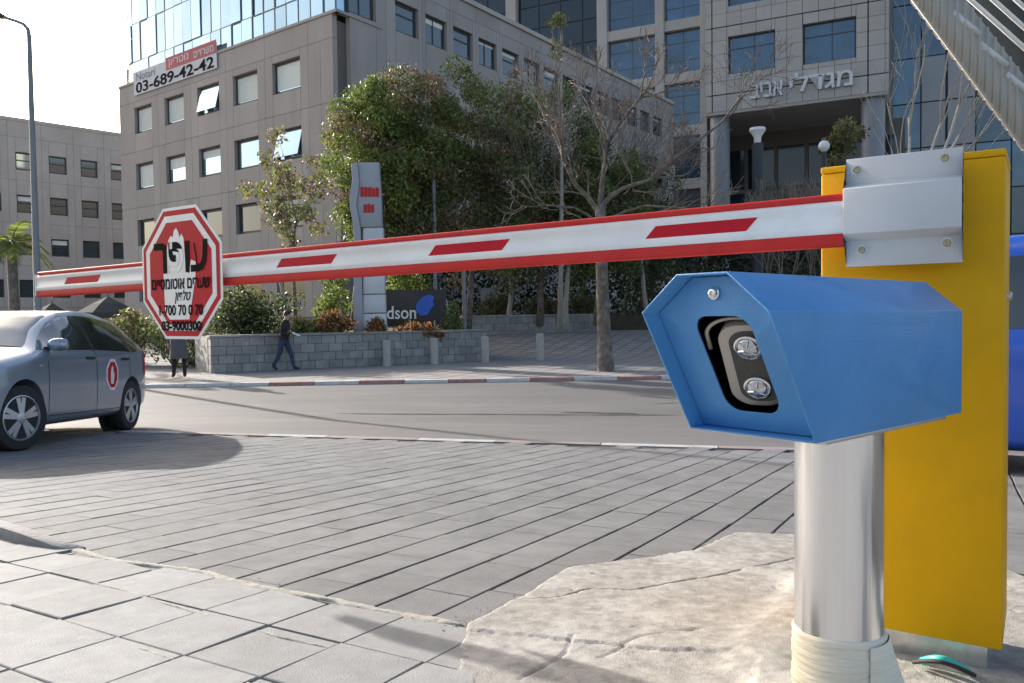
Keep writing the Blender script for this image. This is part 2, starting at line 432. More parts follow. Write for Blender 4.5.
# driveway bed (sloping sheet under the pavers), reaches from behind the camera to the flush kerb
def qstrip(name, mat, q0, q1, t0, t1, dz, nq=2, kind='structure'):
    m = MB(); T = Vector((NQ.y, -NQ.x))
    rows = []
    for i in range(nq + 1):
        q = q0 + (q1 - q0) * i / nq
        for t in (t0, t1):
            p = NQ * q + T * t
            rows.append((p.x, p.y, zq(q) + dz))
    m.add(rows, [(2 * i, 2 * i + 1, 2 * i + 3, 2 * i + 2) for i in range(nq)])
    return m.build(name, mat, kind=kind)
driveway = qstrip('driveway', 'bed', 0.0, C0, -14, 14, -0.016, 1)
fc = MB(); fr = []  # unseen paving behind the camera, added for bounce and the pillar's reflections
for q in (-60.0, 0.0, 1.6):
    for t in (-40, 40):
        p = NQ * q + Vector((NQ.y, -NQ.x)) * t; fr.append((p.x, p.y, zq(q) + 0.004))
fc.add(fr, [(0, 1, 3, 2), (2, 3, 5, 4)]); fc.build('forecourt', 'tile', kind='structure')

BORDER = [G(u, v) for u, v in ((-420, 440), (-160, 486), (0, 524), (70, 549), (120, 563), (161, 568), (209, 574), (260, 588), (340, 603), (420, 620), (463, 627))]
EDGE2 = [G(u, v) for u, v in ((463, 627), (505, 606), (568, 567), (640, 559), (690, 551), (735, 533), (800, 535), (860, 528), (930, 540), (1040, 575), (1180, 590))]
NEAR = [(p.x, p.y) for p in BORDER] + [(p.x, p.y) for p in EDGE2[1:]] + [(4.5, -3.0), (-6.0, -3.0)]
BL = [(p.x, p.y) for p in BORDER]; EL = [(p.x, p.y) for p in EDGE2]

def slab_mesh(name, lx, ly, lz, bev, mat):
    bm = bmesh.new(); bmesh.ops.create_cube(bm, size=1.0)
    for v in bm.verts: v.co = Vector((v.co.x * lx, v.co.y * ly, (v.co.z - 0.5) * lz))
    top = [e for e in bm.edges if all(v.co.z > -0.01 for v in e.verts)]
    bmesh.ops.bevel(bm, geom=top, offset=bev, segments=1, affect='EDGES')
    me = bpy.data.meshes.new(name); bm.to_mesh(me); bm.free(); me.materials.append(mt[mat]); return me
PW, PL = 0.241, 0.482
pav_me = slab_mesh('paver', PW - 0.0135, PL - 0.0022, 0.05, 0.0022, 'paver')
cand = []
for i in range(-45, 45):
    for j in range(-12, 40):
        c2 = E1 * (i * PW + .0022 * math.sin(j * 3.7 + i * 1.3)) + E2 * (j * PL + (PL / 2 if i % 2 else 0) + 0.07 * math.sin(i * 2.4))
        q = NQ.dot(c2)
        if q > C0 - 0.21 or c2.y < 0.3: continue
        px = project((c2.x, c2.y, zq(q)))
        if px is None or px[0] < -120 or px[0] > 1150 or px[1] > 720: continue
        if inside(NEAR, c2.x, c2.y) and min(seg_dist(EL, c2.x, c2.y), seg_dist(BL, c2.x, c2.y)) > 0.24: continue
        cand.append((px[1], c2, q, i))
cand.sort(key=lambda a: -a[0])
far = MB()
for k, (py, c2, q, i) in enumerate(cand):
    rn = random.Random(i * 977 + int(q * 100))
    T = frame((c2.x, c2.y, zq(q) + rn.uniform(-0.0009, 0.0009)), R1, R2, RAMPN) @ Matrix.Rotation(rn.gauss(0, 0.006), 4, 'Z') @ Matrix.Rotation(rn.gauss(0, 0.0016), 4, 'X') @ Matrix.Rotation(rn.gauss(0, 0.005), 4, 'Y')
    if k < 300:
        o = bpy.data.objects.new('paver', pav_me); col.objects.link(o); o.parent = driveway; o.matrix_basis = T
    else:
        far.T = T
        a, b = (PW - 0.0135) / 2, (PL - 0.0022) / 2
        far.add([(-a, -b, 0), (a, -b, 0), (a, b, 0), (-a, b, 0), (-a, -b, -0.03), (a, -b, -0.03), (a, b, -0.03), (-a, b, -0.03)],
                [(0, 1, 2, 3), (0, 4, 5, 1), (1, 5, 6, 2), (2, 6, 7, 3), (3, 7, 4, 0)])
far.T = Matrix.Identity(4)
if far.v: far.build('paver_field', 'paver_far', driveway, kind='stuff')

# near pavement of light square tiles
near_pav = MB()
TS = 0.318
np_poly = [p for p in NEAR]
near_pav.add([(x, y, gz(x, y) - 0.008) for x, y in np_poly], [list(range(len(np_poly)))])
pavement_near = near_pav.build('near_pavement', 'bed', kind='structure')
def clip(poly, a, b):
    """keep the part on the near side (right) of directed line a->b"""
    out = []
    nrm = Vector((b.y - a.y, a.x - b.x))
    for i in range(len(poly)):
        p, q = poly[i], poly[(i + 1) % len(poly)]
        dp, dq = (p - a).dot(nrm), (q - a).dot(nrm)
        if dp >= 0: out.append(p)
        if dp * dq < 0: out.append(p + (q - p) * (dp / (dp - dq)))
    return out
tile_me = slab_mesh('tile', TS - 0.009, TS - 0.009, 0.05, 0.003, 'tile')
T0 = Vector((G(34, 614).x, G(34, 614).y))
TR2 = Vector((0.51, 0.86)).normalized(); TR1 = Vector((TR2.y, -TR2.x))
Tr1, Tr2 = on_ramp(TR1), on_ramp(TR2)
tile_limit = [Vector((G(470, 626).x, G(470, 626).y)), Vector((G(474, 690).x, G(474, 690).y))]
for i in range(-14, 14):
    for j in range(-8, 10):
        c2 = T0 + TR1 * (i * TS) + TR2 * ((j + 0.5) * TS) + TR2 * (0.0 if i % 1 else 0)
        px = project((c2.x, c2.y, gz(c2.x, c2.y)))
        if px is None or px[0] < -260 or px[0] > 560 or px[1] > 800 or px[1] < 430: continue
        h = TS / 2 - 0.0045
        poly = [c2 + TR1 * (sx * h) + TR2 * (sy * h) for sx, sy in ((-1, -1), (1, -1), (1, 1), (-1, 1))]
        full = True
        lines = [(Vector(BL[k]), Vector(BL[k + 1])) for k in range(len(BL) - 1) if seg_dist([BL[k], BL[k + 1]], c2.x, c2.y) < 0.3]
        if not lines and not inside(NEAR, c2.x, c2.y): continue
        lines.append((tile_limit[0], tile_limit[1]))
        for a, b in lines:
            if len(poly) < 3: break
            np2 = clip(poly, a, b)
            if len(np2) != len(poly) or any((x - y).length > 1e-6 for x, y in zip(np2, poly)): full = False
            poly = np2
        if len(poly) < 3: continue
        rn = random.Random(i * 91 + j * 7)
        dz = 0.008 + rn.uniform(-0.003, 0.003)
        if full:
            T = frame((c2.x, c2.y, gz(c2.x, c2.y) + dz), Tr1, Tr2, RAMPN) @ Matrix.Rotation(rn.gauss(0, 0.006), 4, 'Z') @ Matrix.Rotation(rn.gauss(0, 0.006), 4, 'X') @ Matrix.Rotation(rn.gauss(0, 0.006), 4, 'Y')
            o = bpy.data.objects.new('tile', tile_me); col.objects.link(o); o.parent = pavement_near; o.matrix_basis = T
        else:
            m = MB(); n = len(poly)
            m.add([(p.x, p.y, gz(p.x, p.y) + dz) for p in poly] + [(p.x, p.y, gz(p.x, p.y) - 0.04) for p in poly],
                  [list(range(n))] + [[k, (k + 1) % n, n + (k + 1) % n, n + k] for k in range(n)])
            m.build('tile', 'tile', pavement_near)

# crumbling cement seam between tiles and pavers, plus patches in two tile joints
def seam(pts, wid, hgt, seed, name='cement_seam'):
    L = [0]
    for a, b in zip(pts, pts[1:]): L.append(L[-1] + (b - a).length)
    n = max(int(L[-1] / 0.014), 4); K = 9
    V = []; Fc = []
    rn = np.random.default_rng(seed)
    ts = np.linspace(0, L[-1], n + 1)
    w1 = wid * (0.7 + 0.55 * fbm2(ts * 6, ts * 0 + seed, seed)); w2 = wid * (0.7 + 0.55 * fbm2(ts * 6, ts * 0 + seed + 9, seed + 3))
    off = wid * 0.5 * fbm2(ts * 2.5, ts * 0 + seed + 40, seed + 5)
    for i, t in enumerate(ts):
        k = max(0, min(len(pts) - 2, int(np.searchsorted(L, t)) - 1))
        a, b = pts[k], pts[k + 1]; u = (t - L[k]) / max(L[k + 1] - L[k], 1e-6)
        c = a.lerp(b, u); d = Vector(((b - a).y, -(b - a).x)).normalized()
        taper = min(1, min(i, n - i) / 4)
        for j in range(K):
            s = j / (K - 1) * 2 - 1
            o = (w1[i] if s < 0 else w2[i]) * s * max(taper, 0.05) + off[i]
            p = c.xy + d * o if hasattr(c, 'xy') else c + d * o
            hz = hgt * (1 - s ** 4) * (1 + 0.5 * rn.uniform(-1, 1)) * taper - 0.010 * abs(s) ** 3
            V.append((p.x, p.y, gz(p.x, p.y) + 0.006 + hz))
    for i in range(n):
        for j in range(K - 1):
            a = i * K + j; Fc.append((a, a + 1, a + K + 1, a + K))
    m = MB(); m.add(V, Fc); return m.build(name, 'cement', pavement_near, smooth='all')
v2 = lambda p: Vector((p.x, p.y))
seam([v2(p) for p in BORDER[2:]], 0.040, 0.005, 3)
seam([v2(G(u, v)) for u, v in ((74, 579), (112, 589), (130, 594), (165, 605), (220, 620))], 0.018, 0.004, 11)
seam([v2(G(u, v)) for u, v in ((132, 649), (150, 653), (178, 663))], 0.016, 0.004, 17)
seam([v2(G(u, v)) for u, v in ((205, 673), (232, 681), (262, 692))], 0.02, 0.004, 23)
seam([v2(G(u, v)) for u, v in ((255, 632), (280, 640), (330, 650))], 0.012, 0.004, 29)

# broken concrete apron and the kerbed island round the barrier, one height field
def hf_inside(poly, X, Y):
    c = np.zeros(X.shape, bool); n = len(poly)
    for i in range(n):
        x1, y1 = poly[i]; x2, y2 = poly[(i + 1) % n]
        if y1 == y2: continue
        c ^= ((y1 > Y) != (y2 > Y)) & (X < (x2 - x1) * (Y - y1) / (y2 - y1) + x1)
    return c
def gpoly(*uv): return [(G(u, v).x, G(u, v).y) for u, v in uv]
x0, x1, y0, y1, st = -0.42, 2.1, 1.2, 4.1, 0.0085
gx, gy = np.meshgrid(np.arange(x0, x1, st), np.arange(y0, y1, st), indexing='ij')
wx = gx + 0.016 * fbm2(gx * 7, gy * 7, 21) + 0.010 * fbm2(gx * 40, gy * 26, 31); wy = gy + 0.016 * fbm2(gx * 7 + 50, gy * 7, 22) + 0.010 * fbm2(gx * 40 + 9, gy * 26, 32)
apron = EL + [(2.6, 2.6), (2.6, 0.5)] + gpoly((455, 700), (452, 650), (462, 632))
layer2 = gpoly((425, 612), (452, 602), (500, 604), (556, 600), (590, 591), (640, 592), (700, 581), (740, 572), (800, 560)) + [(0.98, 2.3), (1.0, 1.9), (1.05, 1.3)] + gpoly((400, 760), (420, 660))
isl = gpoly((800, 575), (776, 612), (748, 634), (722, 668)) + [(0.62, 1.45), (1.02, 1.55), (1.0, 2.0), (0.92, 2.3)]
low = gpoly((420, 632), (470, 634), (560, 643), (650, 652), (735, 655), (760, 668), (740, 720)) + [(0.4, 0.7)] + gpoly((430, 760))
A = hf_inside(apron, wx, wy); B = hf_inside(layer2, wx, wy) & A; I = hf_inside(isl, gx + 0.010 * fbm2(gx * 11, gy * 11, 41), gy + 0.010 * fbm2(gx * 11, gy * 11, 42)); Lw = hf_inside(low, wx, wy)
def soften(m, k):
    f = m.astype(float)
    for _ in range(k):
        f = (f + np.roll(f, 1, 0) + np.roll(f, -1, 0) + np.roll(f, 1, 1) + np.roll(f, -1, 1)) / 5
    return f
base = S0 * (C0 - (NQ.x * gx + NQ.y * gy))
rough = fbm2(gx * 9, gy * 9, 5, 6)
fine = fbm2(gx * 38, gy * 38, 6, 3)
hh = base - 0.05 + 0.0575 * soften(A, 2) + 0.007 * soften(B, 1) + 0.018 * soften(I, 22) - 0.006 * soften(Lw, 1) + A * (0.0036 * rough + 0.0012 * fine + 0.00022 * rng.normal(size=gx.shape))
def groove(poly, wd, dp):
    global hh
    d = np.full(gx.shape, 9.0)
    for (ax_, ay_), (bx2, by2) in zip(poly, poly[1:]):
        ex_, ey_ = bx2 - ax_, by2 - ay_; t_ = np.clip(((wx - ax_) * ex_ + (wy - ay_) * ey_) / (ex_ * ex_ + ey_ * ey_), 0, 1)
        d = np.minimum(d, np.hypot(wx - ax_ - t_ * ex_, wy - ay_ - t_ * ey_))
    gaps = fbm2(gx * 5, gy * 5, 61, 2) > -0.25
    hh = hh - A * gaps * dp * np.clip(1 - d / wd, 0, 1)
groove(gpoly((425, 612), (452, 602), (500, 604), (556, 600), (590, 591), (640, 592), (700, 581), (740, 572), (800, 560)), .016, .016)
groove(gpoly((545, 573), (570, 572), (600, 577)), .012, .010)
groove(gpoly((470, 634), (560, 643), (650, 652), (735, 655)), .008, .006)
groove(gpoly((600, 660), (640, 640), (700, 632)), .009, .006)
groove(gpoly((520, 683), (560, 660), (575, 640)), .009, .006)
pit = fbm2(gx * 24, gy * 24, 77, 3)
hh -= A * np.clip(pit - 0.55, 0, .2) * 0.02
keep = soften(A | I, 2) > 0.02
idx = -np.ones(gx.shape, int); idx[keep] = np.arange(keep.sum())
V = np.stack([gx[keep], gy[keep], hh[keep]], 1)
q = keep[:-1, :-1] & keep[1:, :-1] & keep[1:, 1:] & keep[:-1, 1:]
Fq = np.stack([idx[:-1, :-1][q], idx[1:, :-1][q], idx[1:, 1:][q], idx[:-1, 1:][q]], 1)
me = bpy.data.meshes.new('concrete_apron'); me.from_pydata(V.tolist(), [], Fq.tolist())
me.polygons.foreach_set('use_smooth', [True] * len(me.polygons))
ap = mesh_obj('concrete_apron', me, 'concrete', kind='structure')
# loose grit broken off the apron and lying in the seams
gr = MB(); rg = random.Random(12)
spots = [p for p in BORDER[3:]] + EDGE2
for k in range(300):
    i = rg.randrange(len(spots) - 1); a_, b_ = spots[i], spots[i + 1]
    if (a_ - b_).length > 2.0: continue
    p = a_.lerp(b_, rg.random()); x_, y_ = p.x + rg.gauss(0, .035), p.y + rg.gauss(0, .035); r_ = abs(rg.gauss(0, .0016)) + .0009
    gr.T = Matrix.Translation((x_, y_, gz(x_, y_) + .007 + r_ * .3)) @ Matrix.Rotation(rg.uniform(0, 6), 4, 'Z') @ Matrix.Rotation(rg.uniform(0, 3), 4, 'X')
    gr.add([(r_ * 1.4, 0, 0), (-r_, r_ * .9, 0), (-r_ * .8, -r_, 0), (0, 0, r_), (0, r_ * .3, -r_)], [(0, 1, 3), (1, 2, 3), (2, 0, 3), (1, 0, 4), (2, 1, 4), (0, 2, 4)])
gr.T = Matrix.Identity(4); gr.build('grit', 'cement', kind='stuff')

# tapered end of the raised kerb at the left
kd = [G(-190, 489), G(-40, 528), G(20, 545), G(52, 551), G(72, 552)]
kh = [0.075, 0.07, 0.052, 0.024, 0.002]
m = MB(); pts = []
for p, h in zip(kd, kh):
    n2 = Vector((0.50, 0.866)) * 0.07
    for o, z in ((0, -0.03), (0, h), (1, h), (1, -0.03)):
        pts.append((p.x + n2.x * o, p.y + n2.y * o, gz(p.x, p.y) + z + 0.004))
m.add(pts, [(4 * i + a, 4 * i + b, 4 * i + 4 + b, 4 * i + 4 + a) for i in range(len(kd) - 1) for a, b in ((0, 1), (1, 2), (2, 3), (3, 0))] + [(0, 1, 2, 3), (16, 17, 18, 19)])
ko = m.build('kerb_end', 'block', bevel=0.006, smooth=True, kind='structure')

# flush kerb of worn red and white stones where the driveway meets the road
TQ = Vector((NQ.y, -NQ.x))
flush = qstrip('flush_kerb', 'bed', C0 - 0.085, C0 + 0.085, -14, 14, -0.012, 2)
def tq(u, v): p = G(u, v); return TQ.dot(Vector((p.x, p.y)))
cuts = [(-14.0, 'red_paint')]
wpx = [(257, 328, 436.5), (406, 493, 442), (598, 718, 446)]
spans = [(tq(a, y), tq(b, y)) for a, b, y in wpx]
t = spans[0][0] - 2 * 2.05
marks = []
for k in range(-1, 6):
    if 0 <= k < 3: marks.append(spans[k])
    elif k < 0: marks.append((spans[0][0] - 2.1, spans[0][0] - 1.2))
    else: marks.append((spans[2][1] + 0.95 + (k - 3) * 2.1, spans[2][1] + 1.95 + (k - 3) * 2.1))
def kerb_stone(parent, T0_, t0, t1, mat, hw, z1, z0=-0.06):
    return None
segs = []; cur = marks[0][0] - 1.1
for a, b in marks:
    segs.append((cur, a, 'red_faded')); segs.append((a, b, 'white_worn')); cur = b
for a, b, mname in segs:
    n = max(1, round((b - a) / 1.0))
    for k in range(n):
        ta, tb = a + (b - a) * k / n + 0.006, a + (b - a) * (k + 1) / n - 0.006
        c2 = NQ * C0 + TQ * ((ta + tb) / 2)
        rn = random.Random(int(ta * 100))
        T = frame((c2.x, c2.y, zq(C0) + 0.004 + rn.uniform(-.002, .002)), (TQ.x, TQ.y, 0), (NQ.x, NQ.y, 0), (0, 0, 1))
        piece('kerb_stone', mname, flush, T, -(tb - ta) / 2, (tb - ta) / 2, -0.075, 0.075, -0.05, 0)

# road
def kerb_y(x): return 18.07 + 0.045 * x - 0.0006 * x * x
m = MB(); xs = [-120, -60, -40] + list(range(-30, 31, 3)) + [40, 60, 120]
rows = []
for x in xs:
    yn = (C0 + 0.085 - NQ.x * max(-30, min(30, x))) / NQ.y
    yk = (C0 + 2.2 - NQ.x * max(-30, min(30, x))) / NQ.y
    yf = 18.07 + 0.045 * x if abs(x) > 30 else kerb_y(x)
    yf = max(yf, yk + 0.5)
    rows += [(x, yn, 0.0 - 0.004), (x, (yn + yk) / 2, ROADZ * 0.5), (x, yk, ROADZ), (x, yf - 0.02, -0.055)]
m.add(rows, [(4 * i + j, 4 * i + 4 + j, 4 * i + 5 + j, 4 * i + 1 + j) for i in range(len(xs) - 1) for j in range(3)])
road = m.build('road', 'asphalt', kind='structure')
# tar seam and skid streaks on the asphalt
def road_z(x, y):
    yk = (C0 + 2.2 - NQ.x * x) / NQ.y; t = max(0, min(1, (y - yk) / (kerb_y(x) - .02 - yk))); return ROADZ + (-.055 - ROADZ) * t
def streak(u0, v0, u1, v1, wd, seed):
    a, b = onz(u0, v0, ROADZ), onz(u1, v1, ROADZ)
    n = 60; V = []; t = np.linspace(0, 1, n)
    ww = wd * (0.55 + 0.6 * fbm2(t * 14, t * 0 + seed, seed)); oo = wd * 0.8 * fbm2(t * 5, t * 0 + seed + 3, seed + 1)
    for i in range(n):
        p = a.lerp(b, t[i]); e = min(1, min(i, n - 1 - i) / 6)
        V += [(p.x, p.y + oo[i] + sg * ww[i] * e, road_z(p.x, p.y + oo[i] + sg * ww[i] * e) + 0.005) for sg in (-1, 1)]
    mm = MB(); mm.add(V, [(2 * i, 2 * i + 1, 2 * i + 3, 2 * i + 2) for i in range(n - 1)]); return mm.build('tar_patch', 'tar', road)
streak(330, 414, 690, 416, 0.07, 5); streak(560, 413, 640, 414.5, 0.09, 9); streak(655, 405, 700, 403, 0.03, 12)

# far pavement with painted kerb stones
def far_z(x, y):
    t = max(0, min(1, (y - 25.5) / 7.5)); t = t * t * (3 - 2 * t)
    return 0.02 + 0.73 * t
m = MB(); ys = [0, 2, 4, 6, 7.5, 9, 10.5, 12, 13.5, 15, 20, 40]; xs2 = [-120, -60] + list(range(-30, 31, 3)) + [60, 120]
V = []
for x in xs2:
    k = kerb_y(max(-30, min(30, x)))
    for y in ys: V.append((x, k + 0.15 + y, far_z(x, k + y)))
n = len(ys)
m.add(V, [(i * n + j, (i + 1) * n + j, (i + 1) * n + j + 1, i * n + j + 1) for i in range(len(xs2) - 1) for j in range(n - 1)])
# paving joints of the far pavement come from its own brick pattern
pm = mt['pavement']; nt = pm.node_tree
bk = nt.nodes.new('ShaderNodeTexBrick'); geo = nt.nodes.new('ShaderNodeNewGeometry')
bk.inputs['Scale'].default_value = 1.0; bk.inputs['Brick Width'].default_value = 0.5; bk.inputs['Row Height'].default_value = 0.5
bk.inputs['Mortar Size'].default_value = 0.035; bk.offset = 0
bk.inputs['Color1'].default_value = (1, 1, 1, 1); bk.inputs['Color2'].default_value = (0.86, 0.85, 0.84, 1); bk.inputs['Mortar'].default_value = (0.5, 0.5, 0.5, 1)
mp = nt.nodes.new('ShaderNodeMapping'); mp.inputs['Rotation'].default_value = (0, 0, math.radians(24))
nt.links.new(geo.outputs['Position'], mp.inputs['Vector']); nt.links.new(mp.outputs['Vector'], bk.inputs['Vector'])
bs = nt.nodes['Principled BSDF']; src = bs.inputs['Base Color'].links[0].from_socket
mxx = nt.nodes.new('ShaderNodeMix'); mxx.data_type = 'RGBA'; mxx.blend_type = 'MULTIPLY'; mxx.inputs[0].default_value = 1
nt.links.new(src, mxx.inputs[6]); nt.links.new(bk.outputs['Color'], mxx.inputs[7]); nt.links.new(mxx.outputs[2], bs.inputs['Base Color'])
far_pav = m.build('far_pavement', 'pavement', kind='structure', smooth='all')
x = -16.0; k = 0
while x < 9:
    ln = 1.0 if k % 5 else 0.85
    y = kerb_y(x); a = math.atan2(kerb_y(x + 1) - y, 1)
    mat = 'white_paint' if k % 2 == 0 else 'red_paint'
    if x < -5.6: mat = 'white_paint'
    T = frame((x, y, 0), (math.cos(a), math.sin(a), 0), (-math.sin(a), math.cos(a), 0), (0, 0, 1))
    dip = 0
    piece('kerb_stone', mat, far_pav, T, 0.008, ln - 0.008, -0.02, 0.17, ROADZ - 0.1, 0.024 + random.uniform(-.006, .006))
    x += ln; k += 1
#=== SECTION BARRIER ===
# ------------------------------------------------------------------ barrier: cabinet, arm, sign, reader
AD = Vector((-0.8308, 0.5566)); ND = Vector((-0.5566, -0.8308))
PR = at(1004, 400, 2.18); PR.z = 0
BAR = frame((PR.x, PR.y, 0), (AD.x, AD.y, 0), (ND.x, ND.y, 0), (0, 0, 1))
def bar_s(u, y, v=310):
    o = BAR @ Vector((0, y, 0)); p = plane_hit(u, v, o, Vector((ND.x, ND.y, 0)))
    q = BAR.inverted() @ p; return q.x, q.z
cab_base = gz(PR.x, PR.y) + 0.03
cw = bar_s(821, 0)[0]
c = BAR @ Vector((cw / 2, -0.16, cab_base))
cabinet = thing('barrier_cabinet', 'tall yellow steel barrier cabinet on galvanised plinth behind the blue reader', 'barrier cabinet', c)
zb = bar_s(1000, 0, 651)[1]; zt = bar_s(1004, 0, 148)[1]
MB(BAR).box(0.0, cw, -0.32, 0, zb, zt - 0.02).build('body', 'yellow', cabinet, bevel=0.006, smooth=True)
MB(BAR).box(-0.001, cw + 0.001, -0.321, 0.001, zt - 0.0195, zt)  .build('lid', 'yellow', cabinet, bevel=0.004, smooth=True)
MB(BAR).box(0.035, cw - 0.035, -0.29, -0.02, cab_base - 0.06, zb + 0.01).build('plinth', 'galv', cabinet, bevel=0.004, smooth=True)
m = MB(BAR); m.lathe([(0.013, 0), (0.013, -0.012), (0.008, -0.014)], 14, 'x', (0.0, -0.12, zt - 0.40)); m.build('lock', 'galv', cabinet, smooth=True)

DROOP = -0.0087
def SH(s, y, z): return (s, y, z + DROOP * (s - 0.39))
s_tip = bar_s(36.5, 0.11)[0]
za_t = bar_s(845, 0.11, 192.5)[1]; za_b = bar_s(845, 0.11, 246)[1]
h_a = za_t - za_b
arm = thing('barrier_boom', 'long red and white striped barrier boom reaching left across the driveway', 'barrier boom', BAR @ Vector((0.25, 0.08, cab_base)))
def extr(prof, s0, s1, name, mat, bevel=0, par=None, sl0=0, sl1=0):
    m = MB(BAR); n = 12
    L = [s0 + (s1 - s0) * i / n for i in range(n + 1)]
    V = [SH(s, y, z) for s in L for y, z in prof]; k = len(prof)
    Fs = [[i * k + j, i * k + (j + 1) % k, (i + 1) * k + (j + 1) % k, (i + 1) * k + j] for i in range(n) for j in range(k)]
    Fs += [list(range(k)), [n * k + j for j in range(k)]]
    m.add(V, Fs); return m.build(name, mat, par or arm, bevel=bevel, smooth=True)
b0, b1 = za_b + h_a * 0.245, za_t - h_a * 0.13
def rr(y0, y1, z0, z1, r, n=4):
    P = []
    for cy, cz, a0 in ((y1 - r, z1 - r, 0), (y0 + r, z1 - r, 90), (y0 + r, z0 + r, 180), (y1 - r, z0 + r, 270)):
        for i in range(n + 1):
            a = math.radians(a0 + 90 * i / n); P.append((cy + r * math.cos(a), cz + r * math.sin(a)))
    return P
hb = b1 - b0
beam_prof = [(0.05, b0), (0.104, b0), (0.110, b0 + .012), (0.110, b0 + .024), (0.1065, b0 + .029), (0.1065, b1 - .026), (0.110, b1 - .021), (0.110, b1 - .010), (0.100, b1), (0.05, b1), (0.046, b1 - .01), (0.046, b0 + .01)]
extr(beam_prof, 0.14, s_tip, 'beam', 'arm_white')
extr(rr(0.054, 0.106, b1 - 0.003, za_t, 0.0085), bar_s(843, 0.125, 200)[0] + .002, s_tip - 0.015, 'top_strip', 'arm_red')
extr(rr(0.056, 0.108, za_b, b0 + 0.002, 0.010), bar_s(843, 0.125, 200)[0] + .002, s_tip - 0.005, 'bottom_strip', 'arm_red')
extr([(0.044, za_b + .01), (0.112, za_b + .01), (0.112, b1 + .004), (0.044, b1 + .004)], s_tip + 0.0005, s_tip + 0.006, 'end_cap', 'arm_white')
for ul, ur, y in ((64, 101, 281), (276, 337, 257), (428, 510, 243), (645, 758, 224)):
    sl, srr = bar_s(ul, 0.107, y)[0], bar_s(ur, 0.107, y)[0]
    z0, z1 = b0 + 0.027, b1 - 0.029
    sk = 0.028 + 0.01
    m = MB(BAR); P = [(sl, z0), (sl - sk, z1), (srr, z1), (srr + sk, z0)]
    m.prism(P, lambda p, t: SH(p[0], t, p[1]), 0.1062, 0.1075); m.build('red_stripe', 'sticker_red', arm)
# pressed bracket
br0, br1 = bar_s(962, 0.125, 200)[0], bar_s(843, 0.125, 200)[0]
zt_b = bar_s(843, 0.08, 160)[1]; zb_b = bar_s(848, 0.08, 267)[1]
zm1, zm0 = bar_s(843, 0.125, 189)[1], bar_s(846, 0.125, 234)[1]
out = [(zt_b, .082), (zm1 + .016, .082), (zm1, .128), (zm0, .128), (zm0 - .018, .082), (zb_b, .082)]
prof = [(y, z) for z, y in out] + [(y - .005, z) for z, y in out[::-1]]
m = MB(BAR); m.prism(prof, lambda p, t: (t, p[0], p[1]), br0, br1); m.build('bracket', 'grey_metal', arm, bevel=0.0022, smooth=True)
MB(BAR).box(br0 + .03, br1 - .03, 0.0025, 0.046, zb_b + .03, zt_b - .03).build('hub', 'dark_metal', arm)
for u, v in ((857, 170), (945, 158), (862, 250), (947, 243)):
    s, z = bar_s(u, 0.082, v)
    m = MB(BAR); m.lathe([(0.0145, 0), (0.0145, 0.002)], 18, 'y', (s, 0.0822, z)); w_ = m.build('washer', 'galv', arm, smooth=True)
    m = MB(BAR); m.lathe([(0.0105, 0), (0.0105, 0.005), (0.009, 0.007), (0.0055, 0.007), (0.0055, 0.003)], 6 * 3, 'y', (s, 0.0842, z)); m.build('bolt', 'bolt', arm, smooth=True)

# octagonal sign on the arm
ss, zs = bar_s(179.5, 0.14, 273)
dep = (BAR @ Vector((ss, .14, 0))).y
ap_ = 132 * dep / F / 2
SF = frame(BAR @ Vector((ss, 0.130, zs)), (-AD.x, -AD.y, 0), (0, 0, 1), (ND.x, ND.y, 0))
sign = thing('octagonal_sign', 'octagonal red and white stop hand sign with black lettering hung on the barrier arm', 'sign', SF @ Vector((0, 0, 0)))
def octo(a): r = a / math.cos(math.pi / 8); return [(r * math.cos(math.pi / 8 + k * math.pi / 4), r * math.sin(math.pi / 8 + k * math.pi / 4)) for k in range(8)]
for nm, a, mm, z0, z1 in (('plate', 1.0, 'arm_white', 0, .004), ('red_border', .955, 'sticker_red', .0042, .0052), ('white_band', .875, 'arm_white', .0054, .0064), ('red_field', .775, 'sticker_red', .0066, .0076)):
    m = MB(SF); m.prism(octo(ap_ * a), lambda p, t: (p[0], p[1], t), z0, z1); m.build(nm, mm, sign)
MB(SF).box(-.05, .05, -.03, .03, -.018, -.0004).build('clamp', 'galv', sign)
hand = [(-.42, -.62), (-.30, -.74), (.22, -.74), (.30, -.45), (.40, -.10), (.42, .16), (.30, .20), (.24, -.02), (.16, .05), (.12, .55), (.06, .62), (.02, .56), (-.02, .66), (-.07, .72), (-.13, .68), (-.16, .58), (-.22, .60), (-.28, .54), (-.34, .36), (-.40, .30), (-.44, .05)]
m = MB(SF); m.prism([(x * ap_ * .95, y * ap_ * .95) for x, y in hand], lambda p, t: (p[0], p[1], t), .0078, .0086); m.build('hand_symbol', 'arm_white', sign)
def sgn(b, x, y, size, wd, shear=0, bold=0.012): text(b, size * ap_, SF @ Matrix.Translation((x * ap_, y * ap_, .0098)), 'ink', sign, extrude=.0006, bold=bold, width=wd * ap_, shear=shear)
sgn(heb('עופר'), .02, .24, .72, 1.34, bold=0.03)
sgn(heb('שערים אוטומטיים'), 0, -.16, .25, 1.46, bold=0.02)
sgn(heb('טלפון'), .06, -.36, .20, .40, shear=.3)
sgn('1-700 70 0 70', 0, -.56, .22, 1.10, bold=0.02)
sgn('03-9000300', 0, -.80, .20, 1.0, bold=0.03)

